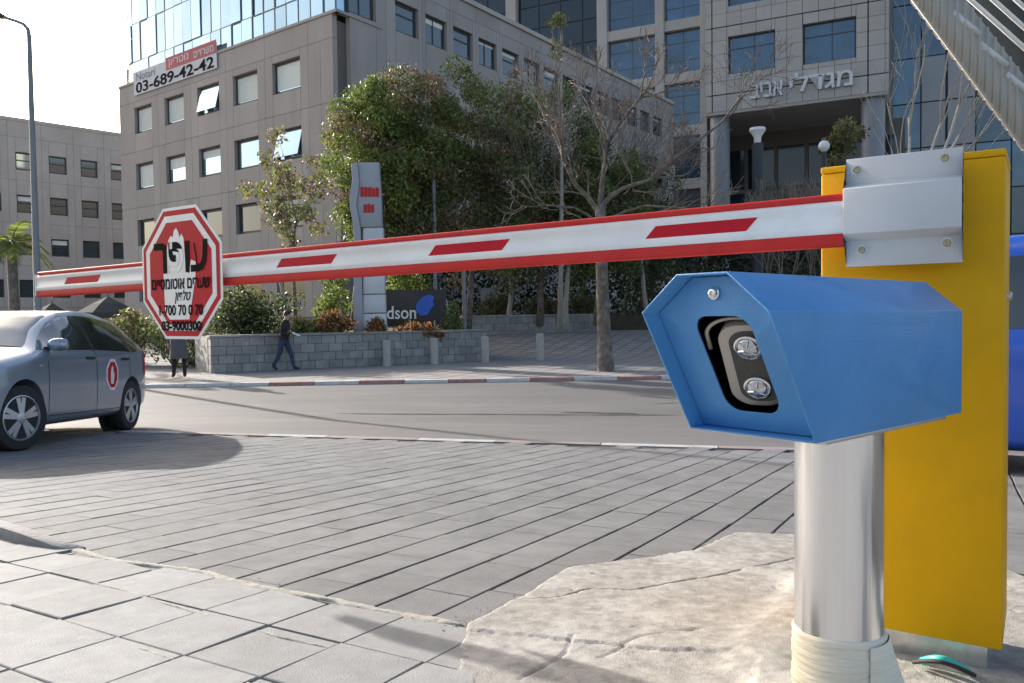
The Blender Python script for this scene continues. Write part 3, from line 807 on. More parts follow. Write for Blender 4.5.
# reader housing on a pillar
P0 = at(770, 311, 1.40)
AX = Vector((0.76, 0.65)).normalized(); WD = Vector((-AX.y, AX.x))
RD = frame((P0.x, P0.y, P0.z), (AX.x, AX.y, 0), (WD.x, WD.y, 0), (0, 0, 1)) @ Matrix.Rotation(math.radians(0.3), 4, 'Y')
L_, W_, ZB, ZT = 0.862, 0.292, -0.252, 0.074
SL = 0.154 / 0.241
def slx(z): return -SL * z if z < 0 else 0.0
hexo = [(0.0, 0.0), (0.088, ZT), (W_ - 0.088, ZT), (W_, 0.0), (W_, ZB), (0.0, ZB)]
def inset(h, d):
    c = Vector((W_ / 2, (ZT + ZB) / 2)); out = []
    n = len(h)
    for i in range(n):
        p0, p1, p2 = Vector(h[i - 1]), Vector(h[i]), Vector(h[(i + 1) % n])
        e1, e2 = (p1 - p0).normalized(), (p2 - p1).normalized()
        n1, n2 = Vector((e1.y, -e1.x)), Vector((e2.y, -e2.x))
        if n1.dot(c - p1) < 0: n1 = -n1
        if n2.dot(c - p1) < 0: n2 = -n2
        b = (n1 + n2); b = b / max(b.dot(n1), 1e-3)
        out.append(tuple(p1 + b * d))
    return out
pil_c2 = AX * 0.53 + WD * (W_ / 2) + Vector((P0.x, P0.y))
pil_z = gz(pil_c2.x, pil_c2.y) + 0.03
reader = thing('reader_housing', 'blue hexagonal metal housing with twin lenses on the silver pillar', 'reader housing', (pil_c2.x, pil_c2.y, P0.z + ZB - .012))
hi = inset(hexo, 0.004)
m = MB(RD); n = 6
V = [(slx(z), t, z) for t, z in hexo] + [(L_, t, z) for t, z in hexo] + [(slx(z), t, z) for t, z in hi] + [(L_ - .004, t, z) for t, z in hi]
Fs = []
for i in range(n):
    j = (i + 1) % n
    Fs += [(i, j, n + j, n + i), (2 * n + i, 3 * n + i, 3 * n + j, 2 * n + j), (i, 2 * n + i, 2 * n + j, j)]
Fs += [[n + i for i in range(n)], [3 * n + i for i in range(n)][::-1]]
m.add(V, Fs); m.build('hood', 'blue', reader, bevel=0.0016, smooth=True)
# recessed front panel with a rounded opening
REC = 0.048
def rrect(t0, t1, z0, z1, r, n=6):
    P = []
    for ct, cz, a0 in ((t1 - r, z1 - r, 0), (t0 + r, z1 - r, 90), (t0 + r, z0 + r, 180), (t1 - r, z0 + r, 270)):
        for i in range(n + 1):
            a = math.radians(a0 + 90 * i / n); P.append((ct + r * math.cos(a), cz + r * math.sin(a)))
    return P
hole = rrect(0.080, 0.207, -0.205, -0.008, 0.032)
hp = inset(hexo, 0.006)
def ringed(outer, holepts, dx, name, mat, par):
    """polygon with a hole, bridged by angle"""
    c = Vector((0.143, -0.10)); N = 96
    def cast(poly, a):
        d = Vector((math.cos(a), math.sin(a))); best = None
        for i in range(len(poly)):
            p, q = Vector(poly[i]), Vector(poly[(i + 1) % len(poly)]); e = q - p
            den = d.x * e.y - d.y * e.x
            if abs(den) < 1e-9: continue
            t = ((p - c).x * e.y - (p - c).y * e.x) / den; u = ((p - c).x * d.y - (p - c).y * d.x) / den
            if t > 0 and -1e-6 <= u <= 1 + 1e-6: best = t if best is None else min(best, t)
        return c + d * best
    angs = sorted(set([2 * math.pi * i / N for i in range(N)] + [math.atan2(p[1] - c.y, p[0] - c.x) % (2 * math.pi) for p in outer] + [(math.atan2(-c.y, (x_ - c.x)) % (2 * math.pi)) for x_ in (.006, W_ - .006)]))
    o_ = [cast(outer, a) for a in angs]; h_ = [cast(holepts, a) for a in angs]; k = len(angs)
    V = []
    for th in (0, 0.004):
        V += [(slx(p.y) + dx + th, p.x, p.y) for p in o_] + [(slx(p.y) + dx + th, p.x, p.y) for p in h_]
    Fs = []
    for i in range(k):
        j = (i + 1) % k
        Fs += [(i, j, k + j, k + i), (2 * k + i, 3 * k + i, 3 * k + j, 2 * k + j), (k + i, k + j, 3 * k + j, 3 * k + i)]
    m = MB(RD); m.add(V, Fs); return m.build(name, mat, par, smooth=True)
ringed(hp, hole, REC, 'front_panel', 'blue', reader)
cavity = [(REC + .0045, .25)]
m = MB(RD); hp2 = inset(hexo, 0.0075)
V = [(slx(z) + REC + .006, t, z) for t, z in hp2] + [(slx(z) + REC + .20, t, z) for t, z in hp2]
m.add(V, [[6 + i for i in range(6)]] + [(i, (i + 1) % 6, 6 + (i + 1) % 6, 6 + i) for i in range(6)]); m.build('inner_box', 'black_box', reader)
# screw
FN = Vector((-1, 0, -SL)).normalized()            # outward normal of the slanted front, local
UPF = Vector((-SL, 0, 1)).normalized(); RTF = Vector((0, -1, 0))
def front_frame(t, z, dx=0):
    if z > 0: return RD @ frame((slx(z) + REC + dx, t, z), RTF, (0, 0, 1), (-1, 0, 0))
    return RD @ frame((slx(z) + REC + dx, t, z), RTF, UPF, FN)
Fm = front_frame(0.150, 0.036)
m = MB(Fm); m.lathe([(0.0125, 0), (0.0125, .002), (0.0095, .0035), (0.0095, .009), (0.0075, .010), (0.005, .010), (0.005, .005)], 18); m.build('screw', 'chrome', reader, smooth=True)
# lens unit
Lf = front_frame(0.126, -0.108, 0.024) @ Matrix.Rotation(math.radians(-7), 4, 'Z') @ Matrix.Rotation(math.radians(14), 4, 'Y')
Lu = Lf; Lf = Lf @ Matrix.Diagonal((1.36, 1.16, 1.1, 1))
m = MB(Lf); m.prism(rrect(-.042, .042, -.088, .084, .034), lambda p, t: (p[0], p[1], t), -.05, 0.0); lu = m.build('lens_unit', 'taupe', reader, bevel=.003, smooth=True)
m = MB(Lf); m.prism(rrect(-.026, .034, -.076, .072, .025), lambda p, t: (p[0], p[1], t), 0.0004, .002); m.build('face_plate', 'face_grey', lu)
for dy in (.042, -.044):
    m = MB(Lu @ Matrix.Translation((0.003, dy * 1.16, .0024)) @ Matrix.Diagonal((1.14, 1.14, 1, 1))); m.lathe([(.0245, 0), (.0245, .006), (.0215, .008), (.0205, .003)], 28); rg = m.build('lens_ring', 'chrome', lu, smooth=True)
    m = MB(Lu @ Matrix.Translation((0.003, dy * 1.16, .0024)) @ Matrix.Diagonal((1.14, 1.14, 1, 1))); m.lathe([(.0204, .001), (.0195, .005), (.016, .009), (.009, .012), (.001, .0128)], 28); m.build('lens', 'lens', lu, smooth='all')
    m = MB(Lu @ Matrix.Translation((0.003, dy * 1.16, .0024)) @ Matrix.Diagonal((1.14, 1.14, 1, 1)))
    for k in range(6):
        a = k * math.pi / 3 + .3
        m.tube([(.006 * math.cos(a), .006 * math.sin(a), .0136), (.0175 * math.cos(a), .0175 * math.sin(a), .0088)], .0016, 5)
    m.build('reflector_ribs', 'chrome', lu)
m = MB(Lf); pts = []
for i in range(9):
    a = math.radians(180 - i * 11.25); pts.append((-.014 + .046 * math.cos(a), .058 + .034 * math.sin(a), -.012))
pts = [(-.060, .03, -.012)] + pts + [(.05, .09, -.012)]
m.tube(pts, .0035, 6); m.build('visor_strip', 'taupe', reader, smooth='all')

# pillar
pillar = thing('reader_pillar', 'round brushed silver pillar with cream wrapped foot in front of the yellow cabinet', 'pillar', (pil_c2.x, pil_c2.y, pil_z))
PT = Matrix.Translation((pil_c2.x, pil_c2.y, 0))
ptop = P0.z + ZB - .026
rp = 43.0 / F * pil_c2.y * 0.985
wz = at(842, 626, pil_c2.y).z
m = MB(PT); m.lathe([(rp, pil_z + .05), (rp, ptop)], 64); m.build('tube', 'alu', pillar, smooth=True)
m = MB(RD); m.box(0.22, 0.80, 0.012, W_ - 0.012, ZB - .011, ZB - .0015); m.build('top_plate', 'alu_plate', pillar, bevel=.002, smooth=True)
prof = [(rp + .002, pil_z - .06)] + [(rp + .006 + .0011 * math.sin(z * 330) + .0012 * math.sin(z * 97), z) for z in np.linspace(pil_z - .05, wz - .006, 46)] + [(rp + .0015, wz)]
m = MB(PT); m.lathe([(max(r, rp + .0012), z) for r, z in prof], 48)
for v in m.v:
    k = fbm2(np.array([v.x * 18]), np.array([v.z * 18 + v.y * 9]), 3)[0]; d = Vector((v.x - pil_c2.x, v.y - pil_c2.y, 0)); v += d * (0.010 * k)
    if v.z > wz - .01: v.z += .006 * k
m.build('wrap', 'wrap', pillar, smooth='all')
# loose corner of the wrap
m = MB(); V = []
a0 = BAR @ Vector((cw - .06, .02, 0))
for i in range(13):
    for j in range(9):
        t, h = i / 12, j / 8
        ang = math.radians(-75 + 75 * t); r = rp + .010 + .085 * math.sin(math.pi * t) * (1 - h)
        V.append((pil_c2.x + r * math.cos(ang), pil_c2.y + r * math.sin(ang), pil_z - .03 + (wz - pil_z + .02) * h))
m.add(V, [(i * 9 + j, i * 9 + j + 1, (i + 1) * 9 + j + 1, (i + 1) * 9 + j) for i in range(12) for j in range(8)]); m.build('wrap_flap', 'wrap', pillar, smooth='all')
# hose by the plinth
hz = cab_base - .02
hs, _ = bar_s(942, .08, 672)
hose = MB(BAR); hose.tube([(hs + .05 - .11 * i / 16, .07 + .045 * math.sin(i / 16 * 3.1) , hz + .014 + .035 * math.sin(i / 16 * 3.14)) for i in range(17)], .011, 10)
tag(hose.build('hose', 'teal', org=BAR @ Vector((hs, .1, hz)), smooth='all'), 'short teal plastic hose lying in front of the cabinet plinth', 'hose')
cable = MB(BAR); cable.tube([(hs + .07 - .15 * i / 18, .095 + .06 * math.sin(i / 18 * 3.1), hz + .016 + .040 * math.sin(i / 18 * 3.14)) for i in range(19)], .006, 8)
tag(cable.build('cable', 'rubber', org=BAR @ Vector((hs, .1, hz)), smooth='all'), 'black cable loop arching over the teal hose', 'cable')
#=== SECTION BUILDINGS ===
# ------------------------------------------------------------------ buildings
def hframe(o, d):
    """facade frame: x along the facade (to the viewer's right), y into the building, z up"""
    d = Vector((d[0], d[1])).normalized()
    return frame((o.x, o.y, 0), (d.x, d.y, 0), (-d.y, d.x, 0), (0, 0, 1))
def sz(T, u, v, y=0):
    o = T @ Vector((0, y, 0)); n = Vector((T[0][1], T[1][1], 0))
    p = T.inverted() @ plane_hit(u, v, o, n); return p.x, p.z
def window(par, T, s0, s1, z0, z1, y, glass='glass', fw=0.07, kind=0, fmat='frame_dark', blind_glare=0.0, bars=()):
    wn_ = MB(T)
    wn_.box(s0, s1, y, y + .06, z1 - fw, z1).box(s0, s1, y, y + .06, z0, z0 + fw).box(s0, s0 + fw, y, y + .06, z0 + fw, z1 - fw).box(s1 - fw, s1, y, y + .06, z0 + fw, z1 - fw)
    for b in bars:
        if b[0] == 'v': x = s0 + (s1 - s0) * b[1]; wn_.box(x - .03, x + .03, y - .001, y + .05, z0 + fw, z1 - fw)
        else: zz = z0 + (z1 - z0) * b[1]; wn_.box(s0 + fw, s1 - fw, y + .002, y + .052, zz - .04, zz + .04)
    w_ = wn_.build('window', fmat, par)
    piece('pane', glass, w_, T, s0 + fw, s1 - fw, y + .03, y + .045, z0 + fw, z1 - fw)
    if blind_glare > 0: piece('blind_glare', 'blind_glare', w_, T, s0 + fw, s1 - fw, y + .022, y + .027, z1 - fw - (z1 - z0 - 2 * fw) * blind_glare, z1 - fw)
    if kind == 1:   # sash tilted open at the bottom
        a = math.radians(14); Q = T @ Matrix.Translation((0, y - .01, z1 - fw)) @ Matrix.Rotation(-a, 4, 'X')
        piece('open_sash', 'glass_curtain', w_, Q, s0 + fw, s1 - fw, -.03, 0, -(z1 - z0 - 2 * fw), -.01)
    return w_
def panels(par, T, mat, s0, s1, z0, z1, th, gap, hole=None, nx=1, nz=1):
    """one facade cell; the panels leave the hole free"""
    def p(a, b, c, d):
        if b - a > gap * 1.5 and d - c > gap * 1.5: piece('panel', mat, par, T, a + gap / 2, b - gap / 2, 0, th, c + gap / 2, d - gap / 2)
    if hole:
        a, b, c, d = hole; g = gap / 2
        p(s0, a - g, z0, z1); p(b + g, s1, z0, z1); p(a - g, b + g, z0, c - g); p(a - g, b + g, d + g, z1)
    else:
        for i in range(nx):
            for j in range(nz):
                p(s0 + (s1 - s0) * i / nx, s0 + (s1 - s0) * (i + 1) / nx, z0 + (z1 - z0) * j / nz, z0 + (z1 - z0) * (j + 1) / nz)

# --- brown office building on the corner
CB = at(340, 200, 36.0)
dL = Vector((0.80, -0.60)); dR = Vector((0.58, 0.81)).normalized()
# left facade frame starts at its far-left end so that x grows to the right
TL0 = hframe(CB, dL)
sL = sz(TL0, 122, 200)[0]                      # negative
TLf = TL0; TRf = hframe(CB, dR)
brown = thing('office_building', 'brown stone office block with phone banner and pale curtain glass above', 'office building', (CB.x, CB.y, 0))
zpar = sz(TLf, 338, 11)[1]                     # parapet of the left facade
zled = sz(TRf, 559.5, 49)[1]                   # ledge of the right facade
sR = sz(TRf, 652, 100)[0] + 4
TH = 0.28
core = MB(TL0)
lwR = sR
# plan corners: far left end, corner, far right end, back
A_ = TLf @ Vector((sL, TH, 0)); K_ = (TLf @ Vector((0, TH, 0)) + TRf @ Vector((0, TH, 0))) / 2
dLn = Vector((-dL.x, -dL.y)); 
Kin = Vector((CB.x, CB.y)) + (dLn + dR) * TH
Ain = Kin + dLn * (-sL - TH); Bin = Kin + dR * (sR - TH)
back = Ain + dR * 22
plan = [(Ain.x, Ain.y), (Kin.x, Kin.y), (Bin.x, Bin.y), (back.x + (Bin - Kin).x * .2, back.y + 10), (back.x, back.y)]
m = MB(); m.prism(plan, lambda p, t: (p[0], p[1], t), -0.3, zpar - .25); m.build('wall', 'brown_core', brown)
rowsL = [[(143, 104, 130), (174, 94, 121), (208, 84, 112), (245, 72, 102), (286, 60, 92)],
         [(145, 164, 191), (176, 155, 182), (210, 147, 177), (248, 138, 168), (289, 131, 160)]]
cs = [sz(TLf, r[0], (r[1] + r[2]) / 2)[0] for r in rowsL[0]]
half = [(9.0, 0.5)]
ww_ = .92
z1a = sz(TLf, 245, 73)[1]; z1b = sz(TLf, 245, 103)[1]; z2a = sz(TLf, 248, 138)[1]
st_h = z1a - z2a
bounds = [sL] + [(a + b) / 2 for a, b in zip(cs, cs[1:])] + [cs[-1] + (cs[-1] - cs[-2]) / 2]
jz1 = sz(TLf, 245, 124)[1]                    # joint under the top window row
zl = [zpar - 1.05] + [jz1 - k * st_h for k in range(0, 5)]
# top band
zs_ = [zpar] + zl
sb = bounds + [-TH - .012]
for i in range(len(sb) - 1):
    panels(brown, TLf, 'brown', sb[i], sb[i + 1], zl[0], zpar, TH, .018, nx=1)
for r in range(len(zl) - 1):
    zt_, zb_ = zl[r], max(zl[r + 1], -0.25)
    if zt_ < 0.5: break
    for i, c_ in enumerate(cs):
        wz1 = z1a - r * st_h; wz0 = z1b - r * st_h
        ww = ww_ * (1 + .03 * i)
        if zb_ < 0.3: panels(brown, TLf, 'brown', sb[i], sb[i + 1], zb_, zt_, TH, .018); continue
        hole = (c_ - ww, c_ + ww, wz0, wz1)
        panels(brown, TLf, 'brown', sb[i], sb[i + 1], zb_, zt_, TH, .018, hole)
        opn = 1 if (r, i) in ((0, 2), (1, 4)) else 0
        window(brown, TLf, hole[0] + .02, hole[1] - .02, hole[2] + .02, hole[3] - .02, TH - .10, glass='glass_curtain' if r < 2 else 'glass', fw=.10, kind=opn, blind_glare=[.97, .96, 0, .97, .95][i] if r == 0 else ([.97, .45, .3, 0, 0][i] if r == 1 else 0), bars=())  # near-full pale sheets paint the white sky reflection over these panes
    panels(brown, TLf, 'brown', sb[-2], -TH - .012, zb_, zt_, TH, .018, nx=2)
# right facade
pxw = [(407, 14), (433.5, 31), (462.5, 45), (488, 55)]
csR = [sz(TRf, u, v)[0] for u, v in pxw]
md = (csR[3] - csR[0]) / 3
w0 = csR[0]
colsR = [max(1.1, sz(TRf, 364, 66)[0])] + [w0 + md * k for k in range(int((sR - w0) / md))]
wzt = sz(TRf, 433.5, 17)[1]; wzb = sz(TRf, 433.5, 45.5)[1]
bR = [0.0] + [(a + b) / 2 for a, b in zip(colsR, colsR[1:])] + [sR]
m = MB(); upl = [(Kin.x, Kin.y), (Bin.x, Bin.y), ((Bin + dLn * 8).x, (Bin + dLn * 8).y), ((Kin + dLn * 8 + dR * 0).x, (Kin + dLn * 8).y)]
zr = [zled, wzt + .75, jz1 + 0.15, jz1 - st_h + .15, jz1 - 2 * st_h + .15, jz1 - 3 * st_h + .15, -0.25]
s_rib = sz(TRf, 382, 24)[0]
m.prism([((Kin + dR * s_rib).x, (Kin + dR * s_rib).y)] + upl[1:3] + [((Kin + dLn * 8 + dR * s_rib).x, (Kin + dLn * 8 + dR * s_rib).y)], lambda p, t: (p[0], p[1], t), zpar - .24, zled - .3); m.build('upper_wall', 'brown_core', brown)
for r in range(len(zr) - 1):
    for i in range(len(bR) - 1):
        a, b = bR[i], bR[i + 1]
        c_ = colsR[i]
        if r == 0:
            if b <= s_rib + .2: continue
            panels(brown, TRf, 'brown', max(a, s_rib), b, zr[1], zr[0], TH, .018); continue
        if r == 1:
            if b <= s_rib + .2: panels(brown, TRf, 'brown', a, b, zr[2], min(zr[1], zpar - .02), TH, .018); continue
            hole = (c_ - .82, c_ + .82, wzb, wzt)
            panels(brown, TRf, 'brown', max(a, s_rib), b, zr[2], zr[1], TH, .018, hole)
            window(brown, TRf, hole[0] + .02, hole[1] - .02, hole[2] + .02, hole[3] - .02, TH - .10, glass='glass', fw=.1, blind_glare=[.15, 0, .2, 0, .1][i % 5], bars=(('h', .62),) if i % 2 else (('v', .45),))
            continue
        if r == len(zr) - 2 or r >= 4: panels(brown, TRf, 'brown', a, b, zr[r + 1], zr[r], TH, .018); continue
        dzr = (zr[2] - zr[r + 1]) ; hole = (c_ - (.95 if i else .7), c_ + (.95 if i else .7), wzb - (r - 1) * st_h, wzt - (r - 1) * st_h)
        panels(brown, TRf, 'brown', a, b, zr[r + 1], zr[r], TH, .018, hole)
        window(brown, TRf, hole[0] + .02, hole[1] - .02, hole[2] + .02, hole[3] - .02, TH - .10, glass='glass', fw=.1)
MB(TRf).box(s_rib, sR, -.12, .5, zled + .002, zled + .25).build('ledge', 'tan', brown)
# curtain glass above the left facade, rounded at its far end, wrapping the corner
gz0, gzt = zpar + .02, zpar + 10
tz = [gz0, sz(TLf, 139, 58)[1], sz(TLf, 139, 19)[1], sz(TLf, 139, 19)[1] + 2.6, gzt]
path = []
fl = Vector((TLf @ Vector((sL + 1.2, .25, 0))).xy)
R_ = 2.6; cen = fl + Vector((dR.x, dR.y)) * R_
for k in range(8, 0, -1):
    a = math.radians(k * 15)
    path.append(cen + (-Vector((dR.x, dR.y)) * math.cos(a) + dLn * math.sin(a)) * R_)
path.append(fl)
nseg = 20; end = Vector((TLf @ Vector((-.3, .25, 0))).xy)
for k in range(1, nseg + 1): path.append(fl.lerp(end, k / nseg))
endR = Vector((TRf @ Vector((s_rib - .1, .25, 0))).xy)
for k in range(1, 4): path.append(end.lerp(endR, k / 3))
pl2 = [tuple(p) for p in path] + [tuple(endR + dLn * 5), tuple(path[0] + Vector((dR.x, dR.y)) * 3)]
dR2 = Vector((dR.x, dR.y)); pl3 = [fl + dR2 * .4, end + (dR2 + dLn) * .4, endR + dLn * .4, endR + dLn * 5, fl + dR2 * 5]
m = MB(); m.prism([tuple(p) for p in pl3], lambda p, t: (p[0], p[1], t), zpar - .3, gzt - .1); m.build('glass_core', 'mullion', brown)
mull = MB()
for i in range(len(path) - 1):
    a, b = path[i], path[i + 1]; d = (b - a); ln = d.length; d.normalize()
    T = frame((a.x, a.y, 0), (d.x, d.y, 0), (-d.y, d.x, 0), (0, 0, 1))
    for k in range(4):
        rn = random.Random(i * 5 + k)
        Tt = T @ Matrix.Translation((ln / 2, 0, 0)) @ Matrix.Rotation(rn.gauss(0, .002), 4, 'Z') @ Matrix.Rotation(rn.gauss(0, .002), 4, 'X')
        piece('pane', 'glass_curtain', brown, Tt, -ln / 2 + .03, ln / 2 - .03, 0, .03, tz[k] + .03, tz[k + 1] - .03)
    mull.T = T; mull.box(-.03, .03, -.008, .05, gz0, gzt)
    for z in tz[1:-1]: mull.box(.03, ln - .03, -.006, .05, z - .03, z + .03)
mull.T = Matrix.Identity(4); mull.build('mullion_grid', 'mullion', brown)
MB(TLf).box(sL, .03, -.05, .20, zpar + .003, zpar + .13).build('coping', 'brown', brown)
MB(TRf).box(.034, s_rib - .02, -.05, .20, zpar + .003, zpar + .13).build('coping', 'brown', brown)
# banner with the phone number
ba, bb = sz(TLf, 135, 86), sz(TLf, 218, 60)
b_s0, b_s1 = ba[0], bb[0]; bz0 = sz(TLf, 136, 96)[1]; bz1 = sz(TLf, 136, 73)[1]
ban = thing('phone_banner', 'white and red office banner with black phone number above the top left windows', 'banner', TLf @ Vector(((b_s0 + b_s1) / 2, -.06, bz0)))
MB(TLf).box(b_s0, b_s1, -.075, -.045, bz0, bz1).build('sheet', 'banner', ban)
rs = b_s0 + (b_s1 - b_s0) * .42; rz = bz0 + (bz1 - bz0) * .60
MB(TLf).box(rs, b_s1, -.085, -.0765, rz, bz1 + .15).build('red_strip', 'banner_red', ban)
def bt(b, fs, fz, size, wd, mat, bold=.02):
    text(b, size, TLf @ Matrix.Translation((b_s0 + (b_s1 - b_s0) * fs, -.0885, bz0 + (bz1 - bz0) * fz)) @ Matrix.Rotation(math.pi / 2, 4, 'X'), mat, ban, extrude=.002, bold=bold, width=wd * (b_s1 - b_s0))
bt('03-689-42-42', .50, .29, .82, .94, 'ink', .02)
bt('Notari', .16, .76, .62, .24, 'ink_grey', .0)
bt(heb('נוטריון'), .57, .83, .55, .24, 'banner', .01)
bt(heb('משרדים'), .86, .83, .55, .22, 'banner', .01)

# --- far-left tan building
CT = at(60, 200, 60.0); dT = Vector((0.69, 0.72)).normalized()
TT = hframe(CT, dT)
tanb = thing('tan_building', 'tan stone building with small square windows at the far left behind the street lamp', 'building', (CT.x, CT.y, 0))
zt_t = sz(TT, 60, 127.5)[1]
wpx = [(25, 161.5, 0), (60, 165.6, 0), (91.5, 170, 0), (119, 173, 0)]
cT = [sz(TT, u, v)[0] for u, v, _ in wpx]
md = (cT[3] - cT[0]) / 3
cT = [cT[0] - md, ] + [cT[0] + md * k for k in range(8)]
rz_ = [sz(TT, 60, v)[1] for v in (165.6, 207.5, 248)]
dzt = (rz_[0] - rz_[2]) / 2
rz_ = [rz_[0] - dzt * k for k in range(5)]
hwT = .60; hhT = (sz(TT, 60, 157.5)[1] - sz(TT, 60, 174.5)[1]) / 2
bT = [cT[0] - md / 2 - md] + [(a + b) / 2 for a, b in zip(cT, cT[1:])] + [cT[-1] + md / 2]
m = MB(TT); m.box(bT[0], bT[-1], .22, 16, -.3, zt_t - .1); m.build('wall', 'tan_core', tanb)
zj = [zt_t] + [rz_[k] + dzt * .55 for k in range(5)] + [-.3]
for i in range(len(cT)):
    panels(tanb, TT, 'tan', bT[i] if i else bT[0], bT[i + 1], zj[1], zj[0], .22, .014)
    for r in range(5):
        if rz_[r] - hhT < 0.5: panels(tanb, TT, 'tan', bT[i], bT[i + 1], max(zj[r + 2], -.3) if r < 4 else -.3, zj[r + 1], .22, .03); break
        c_ = cT[i]; hole = (c_ - hwT, c_ + hwT, rz_[r] - hhT, rz_[r] + hhT)
        panels(tanb, TT, 'tan', bT[i], bT[i + 1], zj[r + 2], zj[r + 1], .22, .014, hole)
        window(tanb, TT, hole[0] + .02, hole[1] - .02, hole[2] + .02, hole[3] - .02, .15, glass='glass', fw=.07, bars=(('h', .55),), blind_glare=.3 if (i * 3 + r) % 4 == 0 else 0)
MB(TT).box(bT[0] - .1, bT[-1] + .1, -.06, 16.1, zt_t, zt_t + .25).build('parapet', 'tan', tanb)

# --- tower with the portal
CTW = at(800, 200, 66.0); dW = Vector((0.893, -0.45)).normalized()
TW = hframe(CTW, dW)
tower = thing('tower', 'tall pale stone tower with blue windows, round columns and metal lettering over its portal', 'tower', (CTW.x, CTW.y, 0))
sa, sb_ = sz(TW, 706, 100)[0], sz(TW, 889, 60)[0]
zbt = sz(TW, 790, 103)[1]
zt_w = sz(TW, 800, -40)[1] + 3
jx = [sz(TW, u, 60)[0] for u in (712, 787, 868)]
mod = (jx[2] - jx[0]) / 10
zj0 = sz(TW, 787, 86)[1]; zj1 = sz(TW, 787, 16)[1]; pz = (zj1 - zj0) / 5
wins = []
for a, b, t_, b_ in ((728, 775, 33, 72), (803, 856, 20, 62)):
    w0_, w1_ = sz(TW, a, 50)[0], sz(TW, b, 50)[0]
    zt2, zb2 = sz(TW, (a + b) / 2, (t_))[1], sz(TW, (a + b) / 2, b_ - 1)[1]
    for k in range(2): wins.append((w0_, w1_, zb2 + k * pz * 5, zt2 + k * pz * 5))
xsW = sorted(set([sa] + [jx[0] + mod * k for k in range(-0, 12)] + [sb_]))
xsW = [x for x in xsW if sa - 1e-6 <= x <= sb_ + 1e-6]
zsW = [zbt] + [zj0 + pz * k for k in range(0, 14) if zj0 + pz * k < zt_w]
thw = .35
for i in range(len(xsW) - 1):
    for j in range(len(zsW) - 1):
        a, b, c_, d_ = xsW[i], xsW[i + 1], zsW[j], zsW[j + 1]
        # subtract windows from this cell
        rects = [(a, b, c_, d_)]
        for (wa, wb, wc, wd) in wins:
            nr = []
            for (p, q, r, s) in rects:
                if q <= wa or p >= wb or s <= wc or r >= wd: nr.append((p, q, r, s)); continue
                if p < wa: nr.append((p, wa, r, s))
                if q > wb: nr.append((wb, q, r, s))
                pp, qq = max(p, wa), min(q, wb)
                if r < wc: nr.append((pp, qq, r, wc))
                if s > wd: nr.append((pp, qq, wd, s))
            rects = nr
        for (p, q, r, s) in rects:
            if q - p < .12 or s - r < .12: continue
            bx = .10 if any(abs(p - x) < .01 for x in jx) else .03
            bx2 = .10 if any(abs(q - x) < .01 for x in jx) else .03
            bz = .10 if abs(r - zj0) < .01 or abs(r - zj1) < .01 else .03; bz2 = .10 if abs(s - zj0) < .01 or abs(s - zj1) < .01 else .03
            piece('panel', 'tower', tower, TW, p + bx / 2, q - bx2 / 2, 0, thw, r + bz / 2, s - bz2 / 2)
for (wa, wb, wc, wd) in wins:
    window(tower, TW, wa + .02, wb - .02, wc + .02, wd - .02, thw + .02, glass='glass_blue', fw=.10, bars=(('h', .68), ('v', .55)))
# wall core with real recesses is simply the volume behind the panels
MB(TW).box(sa + .05, sb_ - .05, thw + .10, 16, zbt + .1, zt_w + .5).build('wall', 'tower_core', tower)
MB(TW).box(sa + .02, sb_ - .02, .02, 15.9, zbt - .25, zbt - .005).build('soffit', 'soffit', tower)
for u, hw_, yy in ((873, 11, 1.2), (720, 9.5, 1.2)):
    s_, _ = sz(TW, u, 150, yy); p = TW @ Vector((s_, yy, 0)); r_ = hw_ / F * p.y
    m = MB(); m.lathe([(r_, -.3), (r_, zbt - .26)], 28, 'z', (p.x, p.y, 0)); m.build('column', 'column', tower, smooth=True)
# portal back wall, glazed
yb = 9.0
s0b, s1b = sz(TW, 690, 150, yb)[0], sz(TW, 905, 150, yb)[0]
MB(TW).box(s0b, s1b, yb, yb + .5, -.3, zbt - .26).build('portal_wall', 'tower_core', tower)
nb = 7
for i in range(nb):
    for j in range(4):
        a = s0b + (s1b - s0b) * i / nb; b = s0b + (s1b - s0b) * (i + 1) / nb; zz0 = .5 + j * (zbt - 2) / 4; zz1 = .5 + (j + 1) * (zbt - 2) / 4
        piece('pane', 'glass_dark', tower, TW, a + .2, b - .2, yb - .08, yb - .03, zz0 + .2, zz1 - .2)
# left wing: stone grid with blue windows
yl = 1.2
wingc = [sz(TW, u, 60, yl)[0] for u in (597, 607, 655, 664, 700, 707)]
zw = sz(TW, 655, 28, yl)[1]; zp = (sz(TW, 655, 28, yl)[1] - sz(TW, 655, 81, yl)[1])
zlev = [zw + zp * k for k in range(-5, 3)]
zlev = [z for z in zlev if z > 1.0]
MB(TW).box(wingc[0] + .1, sa - .02, yl + .75, 16, -.3, zlev[-1] + 1).build('wing_wall', 'tower_core', tower)
for a, b in ((wingc[0], wingc[1]), (wingc[2], wingc[3]), (wingc[4], wingc[5] - .03)):
    MB(TW).box(a, b, yl, yl + .7, -.3, zlev[-1] + 1).build('pilaster', 'tower', tower, bevel=.04)
for (a, b) in ((wingc[1], wingc[2]), (wingc[3], wingc[4])):
    for k, z in enumerate(zlev):
        piece('spandrel', 'tower', tower, TW, a + .004, b - .004, yl + .12, yl + .66, z - .45, z + .45)
        zn = zlev[k + 1] if k + 1 < len(zlev) else z + 2
        window(tower, TW, a + .02, b - .02, z + .47, zn - .47, yl + .55, glass='glass_blue', fw=.10, bars=(('h', .30), ('h', .72), ('v', .5)), fmat='mullion')
